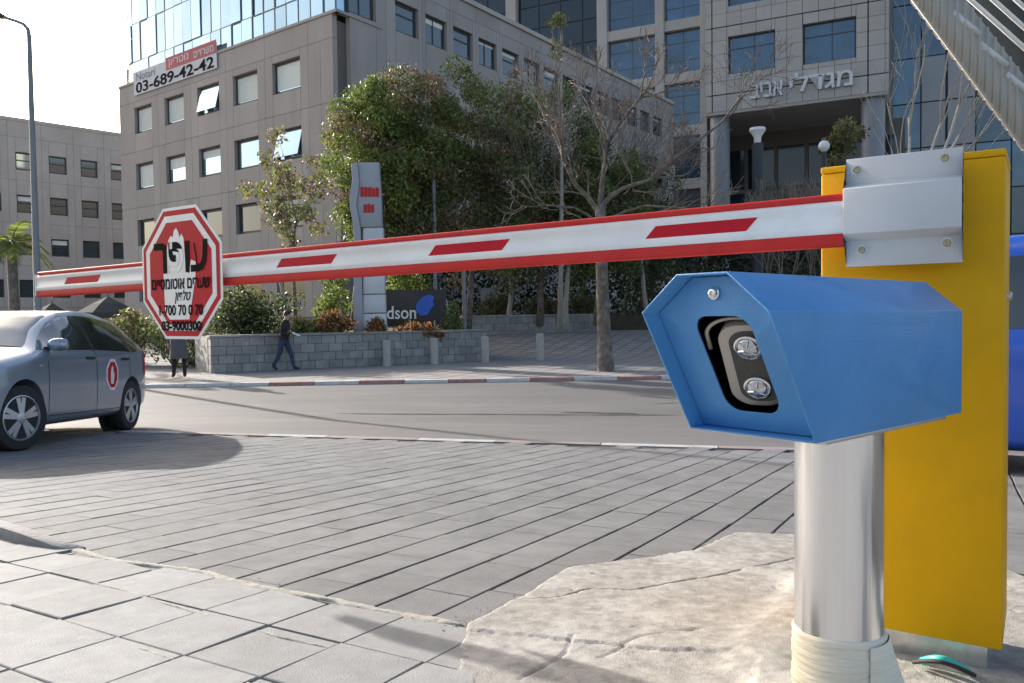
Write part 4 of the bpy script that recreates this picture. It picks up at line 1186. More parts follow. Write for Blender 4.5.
# dark glazed middle of the tower further left
yd = 3.5
sd = [sz(TW, u, 30, yd)[0] for u in (430, 470, 508, 518, 596)]
MB(TW).box(sd[0], wingc[0] + .1, yd + .2, 17, -.3, zt_w + 4).build('glazed_core', 'frame_dark', tower)
MB(TW).box(sd[2], sd[3], yd - .5, yd + .19, -.3, zt_w + 4).build('pilaster', 'tower', tower)
for (a, b) in ((sd[0], sd[2]), (sd[3], wingc[0] - .02)):
    n = max(2, int((b - a) / 2.2))
    for i in range(n):
        for j in range(12):
            z0_ = 8 + j * 2.2
            piece('pane', 'glass_dark', tower, TW, a + (b - a) * i / n + .06, a + (b - a) * (i + 1) / n - .06, yd + .12, yd + .19, z0_ + .06, z0_ + 2.14)
# letters on the band
lz = sz(TW, 850, 78)[1]; hl = (sz(TW, 845, 68)[1] - sz(TW, 845, 88)[1])
s0l, s1l = sz(TW, 790, 85)[0], sz(TW, 853, 78)[0]
def lt(b, sA, sB, zc, h):
    text(b, h * 1.25, TW @ Matrix.Translation(((sA + sB) / 2, -.14, zc)) @ Matrix.Rotation(math.pi / 2, 4, 'X'), 'letter', tower, extrude=.12, bold=.012, width=sB - sA)
lt(heb('מגדלי'), s0l, s1l, sz(TW, 822, 80)[1], hl)
lt(heb('אביב'), sz(TW, 751, 92)[0], sz(TW, 783, 88)[0], sz(TW, 768, 90)[1], hl)

# --- annex on the right of the tower
CA = at(950, 150, 74.0); TA = hframe(CA, Vector((0.90, -0.44)))
annex = thing('annex_building', 'grey panelled annex with blue glass strips right of the tower portal', 'building', (CA.x, CA.y, 0))
ax = [sz(TA, u, 100)[0] for u in (880, 921, 946, 976, 1012, 1060)]
za = [-.3, 4, 8.2, 12.4, 16.6, 20.8, 25, 30, 36]
MB(TA).box(ax[0], ax[-1], .3, 12, -.3, 36).build('wall', 'frame_dark', annex)
for i in range(5):
    for j in range(len(za) - 1):
        gl = i in (0, 3) or (i == 4) or (za[j] >= 24 and i < 2)
        piece('pane' if gl else 'panel', 'glass_blue' if gl else 'annex', annex, TA, ax[i] + (.06 if i != 2 else .16), ax[i + 1] - .06, 0.02 if not gl else .1, .29, za[j] + .06, za[j + 1] - .06)
#=== SECTION STREET ===
# ------------------------------------------------------------------ cars
def catmull(P, sub):
    P = [Vector(p) for p in P]; out = []
    for i in range(len(P) - 1):
        p0, p1, p2, p3 = P[max(i - 1, 0)], P[i], P[i + 1], P[min(i + 2, len(P) - 1)]
        for k in range(sub):
            t = k / sub
            out.append(0.5 * ((2 * p1) + (p2 - p0) * t + (2 * p0 - 5 * p1 + 4 * p2 - p3) * t * t + (3 * p1 - p0 - 3 * p2 + p3) * t ** 3))
    out.append(P[-1]); return out
class Car:
    def __init__(s, prof, wid, belt, roofw, T, par, paint, wb, wr, steer=0.0, sub=5, track=None):
        s.prof, s.wid, s.belt, s.roofw, s.T, s.par, s.paint = prof, wid, belt, roofw, T, par, paint
        s.wb, s.wr, s.sub = wb, wr, sub
        s.steer = steer
    def I(s, tab, x):
        xs = [a for a, _ in tab][::-1]; ys = [b for _, b in tab][::-1]
        return float(np.interp(x, xs, ys))
    def zt(s, x):   # smoothed top profile
        return (s.I(s.prof, x - .05) + 2 * s.I(s.prof, x) + s.I(s.prof, x + .05)) / 4
    def sec(s, x):
        z, W, b, rw = s.zt(x), s.I(s.wid, x), s.I(s.belt, x), s.I(s.roofw, x)
        g = max(0, min(1, (z - b - .03) / .28)); g = g * g * (3 - 2 * g)
        bt_ = min(b, z - .05)
        y5 = W * .80 * (1 - g) + rw * g; z5 = z - (.022 * (1 - g) + .065 * g)
        lo = .20 if abs(x) < s.wb / 2 + .45 else .26
        pts = [(W * .80, lo), (W * .965, lo + .07), (W, lo + .30), (W * .99, max(bt_ - .12, lo + .34)), (W * .955, max(bt_, lo + .36)), (y5, max(z5, lo + .38)), (y5 * .62, max(z - .008, lo + .39)), (0, max(z, lo + .395))]
        return [Vector((0, a, b_)) for a, b_ in pts]
    def curve(s, x): return catmull(s.sec(x), s.sub)
    def Y(s, x, z):
        c = s.curve(x); best = c[0].y
        for a, b in zip(c, c[1:]):
            if a.z <= z <= b.z and b.z > a.z: best = a.y + (b.y - a.y) * (z - a.z) / (b.z - a.z)
        return best
    def body(s):
        x1, x0 = s.prof[0][0], s.prof[-1][0]; n = 64
        xs = [x0 + (x1 - x0) * (0.5 - 0.5 * math.cos(math.pi * i / n)) for i in range(n + 1)]
        m = MB(s.T); V = []; Fs = []
        for x in xs:
            c = s.curve(x)
            ring = [(x, p.y, p.z) for p in c] + [(x, -p.y, p.z) for p in c[-2::-1]]
            V += ring
        k = len(ring)
        for i in range(n):
            for j in range(k):
                j2 = (j + 1) % k; Fs.append((i * k + j, i * k + j2, (i + 1) * k + j2, (i + 1) * k + j))
        Fs += [list(range(k)), [n * k + j for j in range(k)]]
        m.add(V, Fs); o = m.build('body', s.paint, s.par, smooth=True)
        cut = MB(s.T)
        for sx in (s.wb / 2, -s.wb / 2):
            for sy in (1, -1):
                cut.lathe([(s.wr + .055, sy * .58), (s.wr + .055, sy * 1.3)], 32, 'y', (sx, 0, s.wr))
        co = cut.build('cutter', 'rubber', s.par)
        md_ = o.modifiers.new('b', 'BOOLEAN'); md_.operation = 'DIFFERENCE'; md_.object = co; md_.solver = 'EXACT'
        bpy.context.view_layer.update()
        me = bpy.data.meshes.new_from_object(o.evaluated_get(bpy.context.evaluated_depsgraph_get()))
        o.modifiers.clear(); o.data = me
        me.polygons.foreach_set('use_smooth', [True] * len(me.polygons)); me.set_sharp_from_angle(angle=math.radians(35))
        bpy.data.objects.remove(co)
        for sx in (s.wb / 2, -s.wb / 2):
            for sy in (1, -1):
                mm = MB(s.T); mm.lathe([(s.wr + .05, sy * .582), (s.wr + .05, sy * .60)], 24, 'y', (sx, 0, s.wr)); mm.build('arch_liner', 'rubber', s.par)
        return o
    def patch(s, low, up, name, mat, par, off=.005, n=22, kz=5, sides=(1, -1)):
        """side patch between two polylines (x,z) in side view"""
        x0, x1 = low[0][0], low[-1][0]
        xl = [a for a, _ in low]; zl = [b for _, b in low]; xu = [a for a, _ in up]; zu = [b for _, b in up]
        res = []
        for sd_ in sides:
            V = []; Fs = []
            for i in range(n + 1):
                x = x0 + (x1 - x0) * i / n
                a, b = float(np.interp(x, xl, zl)), float(np.interp(x, xu, zu))
                for j in range(kz + 1):
                    z = a + (b - a) * j / kz; V.append((x, sd_ * (s.Y(x, z) + off), z))
            for i in range(n):
                for j in range(kz): q_ = i * (kz + 1) + j; Fs.append((q_, q_ + 1, q_ + kz + 2, q_ + kz + 1))
            m = MB(s.T); m.add(V, Fs); res.append(m.build(name, mat, par or s.par, smooth='all'))
        return res
    def screen(s, xa, xb, name, mat, off=.006, n=12, shrink=.96):
        V = []; Fs = []; i5 = 5 * s.sub
        for i in range(n + 1):
            x = xa + (xb - xa) * i / n; c = s.curve(x)[i5:]
            row = [(x, p.y * shrink, p.z + off) for p in c] + [(x, -p.y * shrink, p.z + off) for p in c[-2::-1]]
            V += row
        k = len(row)
        for i in range(n):
            for j in range(k - 1): Fs.append((i * k + j, i * k + j + 1, (i + 1) * k + j + 1, (i + 1) * k + j))
        m = MB(s.T); m.add(V, Fs); return m.build(name, mat, s.par, smooth='all')
    def wheels(s, ytr, spokes=5):
        for sx in (1, -1):
            for sy in (1, -1):
                Q = s.T @ Matrix.Translation((sx * s.wb / 2, sy * ytr, s.wr)) @ Matrix.Rotation(s.steer if sx > 0 else 0, 4, 'Z')
                if sy < 0: Q = Q @ Matrix.Rotation(math.pi, 4, 'Z')
                r = s.wr
                m = MB(Q); m.lathe([(r * .66, -.09), (r * .93, -.10), (r, -.07), (r, .07), (r * .95, .095), (r * .70, .10), (r * .66, .085)], 36, 'y'); tw = m.build('wheel', 'rubber', s.par, smooth=True)
                m = MB(Q); m.lathe([(r * .655, -.085), (r * .69, .098), (r * .655, .102), (r * .60, .05), (r * .60, -.085)], 36, 'y'); m.build('rim', 'rim', tw, smooth=True)
                m = MB(Q); m.lathe([(r * .598, -.02), (r * .598, -.012)], 24, 'y'); m.build('brake_disc', 'seam', tw)
                m = MB(Q)
                for k in range(spokes * 2):
                    a = 2 * math.pi * (k // 2) / spokes + .3 + (.17 if k % 2 else -.17)
                    ca, sa_ = math.cos(a), math.sin(a)
                    P = [(r * .10, -r * .06), (r * .62, -r * .075), (r * .62, r * .075), (r * .10, r * .06)]
                    m.prism(P, lambda p, t: (p[0] * ca - p[1] * sa_, t + .012 * (1 - p[0] / (r * .62)) + .0006 * (k % 2), p[0] * sa_ + p[1] * ca), .055, .088)
                m.lathe([(r * .17, .05), (r * .17, .098), (r * .10, .106)], 20, 'y'); m.build('spokes', 'rim', tw, smooth=True)

fw = G(24, 450.5); rw_ = G(130, 431.5)
wb0 = (fw - rw_).length
print('car wheelbase from survey', wb0, fw, rw_)
WB = 2.60
best = None
for k in range(400):      # heading that puts the rear wheel where the survey has it, at the true wheelbase
    a = math.radians(60 + k * .2); q = fw + Vector((math.cos(a), math.sin(a), 0)) * WB; u_ = project((q.x, q.y, gz(q.x, q.y)))[0]
    if best is None or abs(u_ - 131) < best[0]: best = (abs(u_ - 131), q)
fwp = fw.copy(); rwp = best[1]
fwp.z, rwp.z = gz(fwp.x, fwp.y), gz(rwp.x, rwp.y)
xa = (fwp - rwp).normalized(); za_ = Vector((0, 0, 1)); ya = za_.cross(xa).normalized(); zax = xa.cross(ya)
HT = 0.86   # outer face of the wheel from the centre line
o_ = (fwp + rwp) / 2 - ya * HT
CT_ = frame(o_, xa, ya, zax) @ Matrix.Diagonal((1, 1, 1.05, 1))
car = thing('parked_car', 'silver grey five-door hatchback with red hand emblem on its rear door', 'car', o_)
prof = [(2.10, .58), (2.06, .70), (1.92, .80), (1.6, .90), (1.2, .97), (1.02, 1.00), (.62, 1.21), (.25, 1.37), (.0, 1.435), (-.45, 1.475), (-.95, 1.47), (-1.4, 1.435), (-1.72, 1.37), (-1.82, 1.30), (-1.97, 1.05), (-2.07, .88), (-2.11, .62)]
wid = [(2.10, .55), (2.04, .68), (1.9, .78), (1.6, .85), (1.2, .885), (0, .89), (-1.2, .885), (-1.7, .85), (-1.95, .79), (-2.06, .72), (-2.11, .64)]
belt = [(2.1, .70), (1.0, .93), (0, .96), (-1.3, 1.03), (-2.1, 1.05)]
rfw = [(2.1, .55), (1.0, .66), (.2, .60), (-.6, .60), (-1.5, .56), (-1.8, .54), (-2.1, .5)]
hc = Car(prof, wid, belt, rfw, CT_, car, 'car_paint', WB, .315, steer=math.radians(-20))
hc.body(); hc.wheels(.765)
hc.patch([(-.22, 1.0), (.30, .985), (.92, .98)], [(-.22, 1.385), (.10, 1.37), (.35, 1.28), (.92, .99)], 'side_window', 'car_glass', None)
hc.patch([(-1.215, .995), (-.29, 1.0)], [(-1.215, 1.365), (-.75, 1.39), (-.29, 1.395)], 'side_window', 'car_glass', None)
hc.patch([(-.285, .99), (-.225, .99)], [(-.285, 1.392), (-.225, 1.39)], 'pillar_trim', 'seam', None, off=.004, n=3)
hc.patch([(-1.255, .995), (-1.22, .995)], [(-1.255, 1.36), (-1.22, 1.365)], 'pillar_trim', 'seam', None, off=.004, n=3)
hc.patch([(-1.68, 1.14), (-1.60, 1.04), (-1.50, 1.0), (-1.26, .995)], [(-1.68, 1.17), (-1.62, 1.26), (-1.50, 1.32), (-1.26, 1.36)], 'side_window', 'car_glass', None)
hc.screen(.98, .20, 'windscreen', 'screen_glass', off=.010, n=40, shrink=.94); hc.screen(-1.80, -1.95, 'rear_window', 'car_glass', shrink=.9)
for x, z0_, z1_ in ((.86, .34, .97), (-.255, .30, .99), (-1.22, .62, 1.02)):
    hc.patch([(x - .005, z0_), (x + .005, z0_)], [(x - .005, z1_), (x + .005, z1_)], 'door_seam', 'seam', None, off=.002, n=1, kz=10)
hc.patch([(-1.22, .30), (.86, .30)], [(-1.22, .308), (.86, .308)], 'sill_seam', 'seam', None, off=.002, n=14, kz=1)
for x in (-.08, -1.05):
    for sy in (1, -1):
        y = hc.Y(x, .90) * sy; m = MB(CT_); m.box(x - .09, x + .09, y - .002, y + sy * .03, .885, .915); m.build('door_handle', 'seam', car, bevel=.008, smooth=True)
for sy in (1, -1):
    m = MB(CT_); yb_ = hc.Y(.72, 1.0)
    m.lathe([(.01, -.11), (.055, -.10), (.078, -.05), (.08, .03), (.06, .085), (.02, .10)], 16, 'y', (0, 0, 0))
    for v in m.v:
        q_ = CT_.inverted() @ v; q_ = Vector((q_.x * .75 + .74, sy * (yb_ + .13) + q_.y, q_.z * .85 + 1.03)); v.xyz = (CT_ @ q_)
    mo = m.build('mirror', 'car_paint', car, smooth='all')
    MB(CT_).box(.70, .77, min(sy * (yb_ - .02), sy * (yb_ + .06)), max(sy * (yb_ - .02), sy * (yb_ + .06)), .985, 1.01).build('mirror_foot', 'seam', mo)
    hc.patch([(1.72, .66), (2.0, .60)], [(1.72, .86), (2.0, .74)], 'headlight', 'lamp_glass', None, sides=(sy,), n=8)
    hc.patch([(-2.03, .70), (-1.80, .72)], [(-2.03, .98), (-1.80, 1.06)], 'tail_light', 'arm_red', None, sides=(sy,), n=8)
    hc.patch([(.98, .80), (1.06, .80)], [(.98, .83), (1.06, .83)], 'side_indicator', 'lamp_glass', None, sides=(sy,), n=4)
# emblem on the door: white and red octagon with a hand
ex, ez = -.66, .71
ey = hc.Y(ex, ez) + .006
EF = CT_ @ frame((ex, ey, ez), (-1, 0, 0), (0, 0, 1), (0, 1, 0))
for nm, a, mm, z0_, z1_ in (('emblem_plate', 1.0, 'arm_white', -.004, .001), ('emblem_red', .82, 'sticker_red', .0014, .0024)):
    m = MB(EF); m.prism(octo(.165 * a), lambda p, t: (p[0] * 1.0, p[1] * 1.12, t), z0_, z1_); m.build(nm, mm, car)
m = MB(EF); m.prism([(x * .12, y * .15) for x, y in hand], lambda p, t: (p[0], p[1], t), .0027, .0037); m.build('emblem_hand', 'arm_white', car)

# blue van at the right edge, mostly hidden by the cabinet
vx = Vector((0.80, -0.60, 0)).normalized()
vcn = at(1007, 300, 6.5); vleft = Vector((-vx.y, vx.x, 0))
vo = vcn + vleft * .84 + vx * (2.18 - 1.2)
vo.z = gz(vo.x, vo.y)
vxa = Vector((vx.x, vx.y, -S0 * NQ.dot(Vector((vx.x, vx.y))))).normalized(); vya = Vector((0, 0, 1)).cross(vxa).normalized()
VT = frame(vo, vxa, vya, vxa.cross(vya)) @ Matrix.Diagonal((1, 1, 1.12, 1))
van = thing('blue_van', 'bright blue minivan showing past the right edge of the yellow cabinet', 'van', vo)
vprof = [(2.18, .62), (2.14, .84), (2.0, .95), (1.72, 1.02), (1.6, 1.08), (1.0, 1.62), (.7, 1.74), (0, 1.80), (-1.4, 1.79), (-2.02, 1.74), (-2.12, 1.2), (-2.15, .9), (-2.18, .6)]
vwid = [(2.18, .66), (2.1, .78), (1.9, .85), (1.4, .88), (-1.6, .88), (-2.05, .84), (-2.18, .78)]
vc = Car(vprof, vwid, [(2.2, .8), (1.2, 1.05), (-2.2, 1.08)], [(2.2, .6), (1.0, .70), (-2, .70)], VT, van, 'car_blue', 2.7, .32)
vc.body(); vc.wheels(.76)
vc.patch([(-.2, 1.10), (1.15, 1.09)], [(-.2, 1.66), (.75, 1.60), (1.15, 1.30)], 'side_window', 'car_glass', None)
vc.patch([(-1.85, 1.12), (-.3, 1.10)], [(-1.85, 1.60), (-.3, 1.66)], 'side_window', 'car_glass', None)
vc.screen(1.52, 1.02, 'windscreen', 'car_glass'); vc.screen(-1.97, -2.06, 'rear_window', 'car_glass', shrink=.9)
for sy in (1, -1):
    vc.patch([(1.85, .70), (2.08, .66)], [(1.85, .92), (2.08, .82)], 'headlight', 'lamp_glass', None, sides=(sy,), n=6)
MB(VT).box(2.16, 2.20, -.7, .7, .30, .56).build('bumper', 'seam', van, bevel=.02)

# ------------------------------------------------------------------ street lamp
lb = onz(40, 371, .02); lb = at(40, 371, 22.5); lb.z = .02
lt_ = at(31, 22, 22.5)
lamp = thing('street_lamp', 'tall grey street lamp post with arm pointing left behind the silver car', 'street lamp', lb)
m = MB(); m.tube([lb + Vector((0, 0, -.1)), lb + Vector((0, 0, 1.2)), lb + Vector((0, 0, 1.25)), Vector((lb.x, lb.y, lt_.z - .4))], [.13, .12, .10, .062], 14); m.build('pole', 'pole', lamp, smooth=True)
top = Vector((lb.x, lb.y, lt_.z - .4))
m = MB(); m.tube([top, top + Vector((-.03, 0, .2)), top + Vector((-.14, 0, .34)), top + Vector((-.35, 0, .43)), top + Vector((-.75, 0, .56))], [.06, .055, .05, .045, .04], 10); m.build('arm', 'pole', lamp, smooth=True)
m = MB(Matrix.Translation(top + Vector((-.72, 0, .56))) @ Matrix.Rotation(math.radians(12), 4, 'Y')); m.prism([(-.62, -.02), (-.55, .06), (-.1, .10), (.05, .05), (.05, -.03), (-.1, -.06), (-.5, -.06)], lambda p, t: (p[0], t, p[1]), -.13, .13); m.build('lamp_head', 'dark_metal', lamp, bevel=.03, smooth=True)

# ------------------------------------------------------------------ planter wall, bollards, totem, signs
pA, pB = onz(211, 373.5, .02), onz(436, 363.0, .02)
pd = (pB - pA); pd.z = 0; plen = pd.length + 1.8; pd.normalize()
PWT = frame((pA.x, pA.y, 0), pd, (-pd.y, pd.x, 0), (0, 0, 1))
ptopz = at(211, 335.5, pA.y).z
planter = thing('planter_wall', 'low grey block planter wall behind the pavement with shrubs on top', 'planter wall', pA)
MB(PWT).box(.03, plen - .01, .03, .37, -.1, ptopz - .07).build('wall_core', 'mortar', planter)
nc = 4; ch = (ptopz - .06 - .02) / nc
for j in range(nc):
    xx = 0.0 if j % 2 else -.0
    k = 0; x = -.0
    while x < plen - .05:
        ln = .40 if not (k == 0 and j % 2) else .20
        e = min(x + ln, plen)
        piece('block', 'block', planter, PWT, x + .008, e - .008, 0 + random.uniform(-.004, .004), .34, .02 + j * ch + .007, .02 + (j + 1) * ch - .007)
        x = e; k += 1
x = -.03; 
while x < plen:
    e = min(x + .8, plen + .02); piece('coping', 'block', planter, PWT, x + .004, e - .004, -.03, .40, ptopz - .058, ptopz); x = e
# side return and soil
MB(PWT).box(0, .3, .375, 2.2, -.1, ptopz - .06).build('return_wall', 'block', planter)
MB(PWT).box(plen - .3, plen, .375, 6, -.1, ptopz - .06).build('return_wall', 'block', planter)
soilp = MB(); V = []
corners = [PWT @ Vector((.2, .36, ptopz - .12)), PWT @ Vector((plen - .15, .36, ptopz - .12)), PWT @ Vector((plen - .15, 8, ptopz + .1)), PWT @ Vector((.2, 8, ptopz + .1))]
soilp.add([tuple(c) for c in corners] + [(c.x, c.y, -.2) for c in corners], [(0, 1, 2, 3), (0, 4, 5, 1), (1, 5, 6, 2), (2, 6, 7, 3), (3, 7, 4, 0)]); soilp.build('planting_bed', 'soil', kind='structure')
# upper terrace wall
tA, tB = at(462, 331, 31.5), at(602, 331, 33.5)
td = tB - tA; td.z = 0; tl = td.length; td.normalize()
TWT = frame((tA.x, tA.y, 0), td, (-td.y, td.x, 0), (0, 0, 1))
tz1 = at(530, 314.5, 32.5).z
terrace = thing('terrace_wall', 'upper grey retaining wall below the dark trees behind the bollards', 'retaining wall', (tA.x, tA.y, .5))
MB(TWT).box(0.02, tl, .03, .4, 0, tz1 - .09).build('wall_core', 'mortar', terrace)
for j in range(3):
    hh_ = (tz1 - .08 - .55) / 3; x = -(.2 if j % 2 else 0)
    while x < tl:
        e = min(x + .5, tl); piece('block', 'block', terrace, TWT, max(x, 0) + .008, e - .008, 0, .32, .55 + j * hh_ + .008, .55 + (j + 1) * hh_ - .008); x += .5
x = 0
while x < tl:
    e = min(x + 1.0, tl); piece('coping', 'block', terrace, TWT, x + .004, e - .004, -.03, .42, tz1 - .078, tz1); x = e
m = MB(); V = [TWT @ Vector((-6, .45, tz1 - .1)), TWT @ Vector((tl + 22, .45, tz1 - .1)), TWT @ Vector((tl + 26, 26, tz1 + .2)), TWT @ Vector((-8, 26, tz1 + .2))]
m.add([tuple(v) for v in V] + [(v.x, v.y, -.3) for v in V], [(0, 1, 2, 3), (0, 4, 5, 1), (1, 5, 6, 2), (2, 6, 7, 3), (3, 7, 4, 0)]); m.build('upper_bed', 'soil', kind='structure')

bsp = [(387, 366.0, 340.5), (434.5, 364.0, 338), (485.3, 362.2, 336.5), (540.2, 359.9, 333.5)]
where = ['stone bollard before the planter wall, nearest the totem sign', 'stone bollard at the right end of the planter wall', 'stone bollard in front of the upper retaining wall, third from the totem', 'stone bollard nearest the big bare tree trunk']
first = None
for (u, vb_, vt), lab in zip(bsp, where):
    p = onz(u, vb_, .02); z1 = at(u, vt, p.y).z
    b = thing('bollard', lab, 'bollard', p, 'stone bollards along the far pavement')
    r = 4.0 / F * p.y
    m = MB(Matrix.Translation(p)); h_ = z1 - p.z; m.lathe([(r * 1.05, -.05), (r * 1.02, .05), (r, .1), (r * .97, h_ - .08), (r * .90, h_ - .075)], 18); m.build('post', 'bollard', b, smooth=True)
    m = MB(Matrix.Translation(p)); m.lathe([(r * .97, h_ - .072), (r * .97, h_ - .02), (r * .8, h_)], 18); m.build('cap', 'bollard', b, smooth=True)

# totem
tp = at(368, 331, 24.2)
dpt = tp.y
def tpx(u, v): p = at(u, v, dpt); return (p.x, p.z)
totem = thing('totem_sign', 'tall grey wavy totem sign with red lettering rising behind the planter wall', 'sign', (tp.x, tp.y, tp.z - .2))
def extrude_xz(pts, y0, y1, name, mat, par, bevel=0.0):
    m = MB(); m.prism(pts, lambda p, t: (p[0], t, p[1]), y0, y1); return m.build(name, mat, par, bevel=bevel, smooth=True)
lft = [(351, 167), (353, 180), (350.5, 195), (350.5, 208), (353, 220), (354.5, 235), (354.5, 300), (354, 331)]
rgt = [(364, 338), (362.5, 300), (363, 228), (382, 226)]
head = [(352, 164), (379, 162.5), (380.5, 190), (382, 226), (363, 228), (362.8, 229)]
extrude_xz([tpx(*p) for p in ([(352, 164.5), (358, 163)] + [(360, 185), (357, 205), (361, 228), (363, 300), (364.5, 338)] + [(354, 338)] + lft[::-1][:-1])], dpt - .12, dpt + .30, 'spine', 'totem', totem, .01)
extrude_xz([tpx(*p) for p in [(358.2, 163), (379, 162.5), (379.5, 175), (381, 195), (382, 226.5), (361.2, 227.5), (357.2, 205), (360.2, 185)]], dpt - .06, dpt + .24, 'head', 'totem', totem, .01)
for k, (v0, v1) in enumerate(((228.5, 251), (252, 275), (276, 294), (295, 313), (314, 338))):
    extrude_xz([tpx(363.6, v0), tpx(383 + k * .7, v0 - .5), tpx(383.5 + k * .7, v1 - .5), tpx(363.6, v1)], dpt - .05, dpt + .22, 'panel', 'totem_white', totem, .006)
rnk = random.Random(4)
for (u0, u1, v0, v1, n) in ((361, 380, 187, 197, 5), (364, 375, 204, 213, 3)):
    for k in range(n):
        a = u0 + (u1 - u0) * k / n; b = u0 + (u1 - u0) * (k + .8) / n
        extrude_xz([tpx(a, v1), tpx(b, v1), tpx(b, v0 + rnk.uniform(0, 2)), tpx(a, v0 + rnk.uniform(0, 2))], dpt - .085, dpt - .0605, 'letter_block', 'arm_red', totem)

# dark name board with blue flame logo
hb_ = at(415, 305, 27.0)
nb_ = thing('name_board', 'dark name board with white letters and blue logo in the planting bed', 'sign', (hb_.x, hb_.y, at(415, 322, 27).z - .3))
x0b, x1b = at(368, 305, 27).x, at(446, 305, 27).x; z0b, z1b = at(415, 320.5, 27).z, at(415, 289.5, 27).z
MB().box(x0b, x1b, 27, 27.08, z0b, z1b).build('board', 'board', nb_, bevel=.006)
for x in (x0b + .3, x1b - .3): MB().box(x - .05, x + .05, 27.09, 27.17, z0b - .6, z1b - .2).build('post', 'dark_metal', nb_)
cx_, cz_ = at(401.5, 312.5, 26.97).x, at(401.5, 312.5, 26.97).z
text('dson', .62, frame((cx_, 26.97, cz_), (1, 0, 0), (0, 0, 1), (0, -1, 0)), 'lamp_white', nb_, extrude=.012, bold=.01, width=at(416, 312, 27).x - at(387, 312, 27).x)
bx_, bz_ = at(424, 306, 26.97).x, at(424, 306, 26.97).z
blob = [(-.28, -.20), (-.10, -.34), (.12, -.30), (.25, -.12), (.34, .02), (.30, .16), (.36, .30), (.22, .38), (.02, .34), (-.14, .22), (-.26, .06)]
m = MB(); m.prism(blob, lambda p, t: (bx_ + p[0], t, bz_ + p[1]), 26.95, 26.99); m.build('logo', 'logo_blue', nb_, bevel=.01)
# two slim poles and a small pale notice behind them
for u, lab in ((436, 'slim grey pole beside the dark name board'), (464.5, 'slim grey pole rising by the upper retaining wall')):
    p = at(u, 325, 28.0); tpz = at(u, 150 if u < 450 else 240, 28.0).z
    po = thing('pole', lab, 'pole', (p.x, p.y, p.z - .5)); m = MB(); m.tube([(p.x, p.y, p.z - .6), (p.x, p.y, tpz)], .07, 10); m.build('shaft', 'pole', po, smooth=True)
    m = MB(); m.lathe([(.085, tpz), (.085, tpz + .06), (.03, tpz + .1)], 10, 'z', (p.x, p.y, 0)); m.build('cap', 'pole', po)
np_ = at(489, 295, 34.0)
no = thing('notice_board', 'small pale notice board among the dark trees', 'notice', (np_.x, np_.y, 1.2))
MB().box(np_.x - .36, np_.x + .36, np_.y, np_.y + .04, np_.z - .22, np_.z + .3).build('board', 'totem', no); MB().box(np_.x - .04, np_.x + .04, np_.y + .042, np_.y + .1, 1.0, np_.z).build('post', 'dark_metal', no)
wf = at(442, 303, 27.3)
fo = thing('small_flag', 'small white pennant on a stake beside the name board', 'flag', (wf.x, wf.y, wf.z - 1.1))
m = MB(); m.tube([(wf.x - .05, wf.y, wf.z - 1.2), (wf.x - .05, wf.y, wf.z + .55)], .02, 6); m.build('stake', 'pole', fo)
m = MB(); m.prism([(-.04, .52), (.08, .40), (.20, .0), (.24, -.35), (.10, -.42), (-.02, -.30)], lambda p, t: (wf.x + p[0], t, wf.z + p[1]), wf.y - .02, wf.y); m.build('cloth', 'lamp_white', fo)
# leaning pale post behind the walker
lp = at(286, 312, 24.6); lp2 = at(281, 283, 24.6)
so = thing('leaning_stake', 'leaning pale wooden stake above the planter wall beside the big dark bush', 'stake', (lp.x, lp.y, lp.z - .5))
m = MB(); m.tube([lp + (lp - lp2) * .6, lp, lp2, lp2 + (lp2 - lp) * .25], .055, 8); m.build('shaft', 'bark_pale', so)

# portal lamps by the tower
for (u, v, w_, zt2, lab, cat) in ((757.5, 134, 30.0, 0, 'dark lamp column with white cap before the tower portal', 'lamp'), (824, 146, 28.0, 0, 'slim lamp post with round white globe beside the leafy tree', 'lamp')):
    p = at(u, v, w_); base = .7
    lo = thing('lamp_post', lab, 'lamp', (p.x, p.y, base))
    m = MB()
    if u < 800:
        m.tube([(p.x, p.y, base - .3), (p.x, p.y, p.z - .35)], .20, 14); m.build('post', 'dark_metal', lo, smooth=True)
        m = MB(); m.lathe([(.12, -.34), (.14, -.1), (.30, .12), (.28, .22), (.05, .25)], 16, 'z', (p.x, p.y, p.z)); m.build('lamp_head', 'lamp_white', lo, smooth=True)
    else:
        m.tube([(p.x, p.y, base - .3), (p.x, p.y, p.z - .18)], .07, 10); m.build('post', 'dark_metal', lo, smooth=True)
        m = MB(); m.lathe([(.08, -.2)] + [(.19 * math.sin(a), -.19 * math.cos(a)) for a in np.linspace(.5, 3.0, 9)], 16, 'z', (p.x, p.y, p.z)); m.build('globe', 'lamp_white', lo, smooth='all')

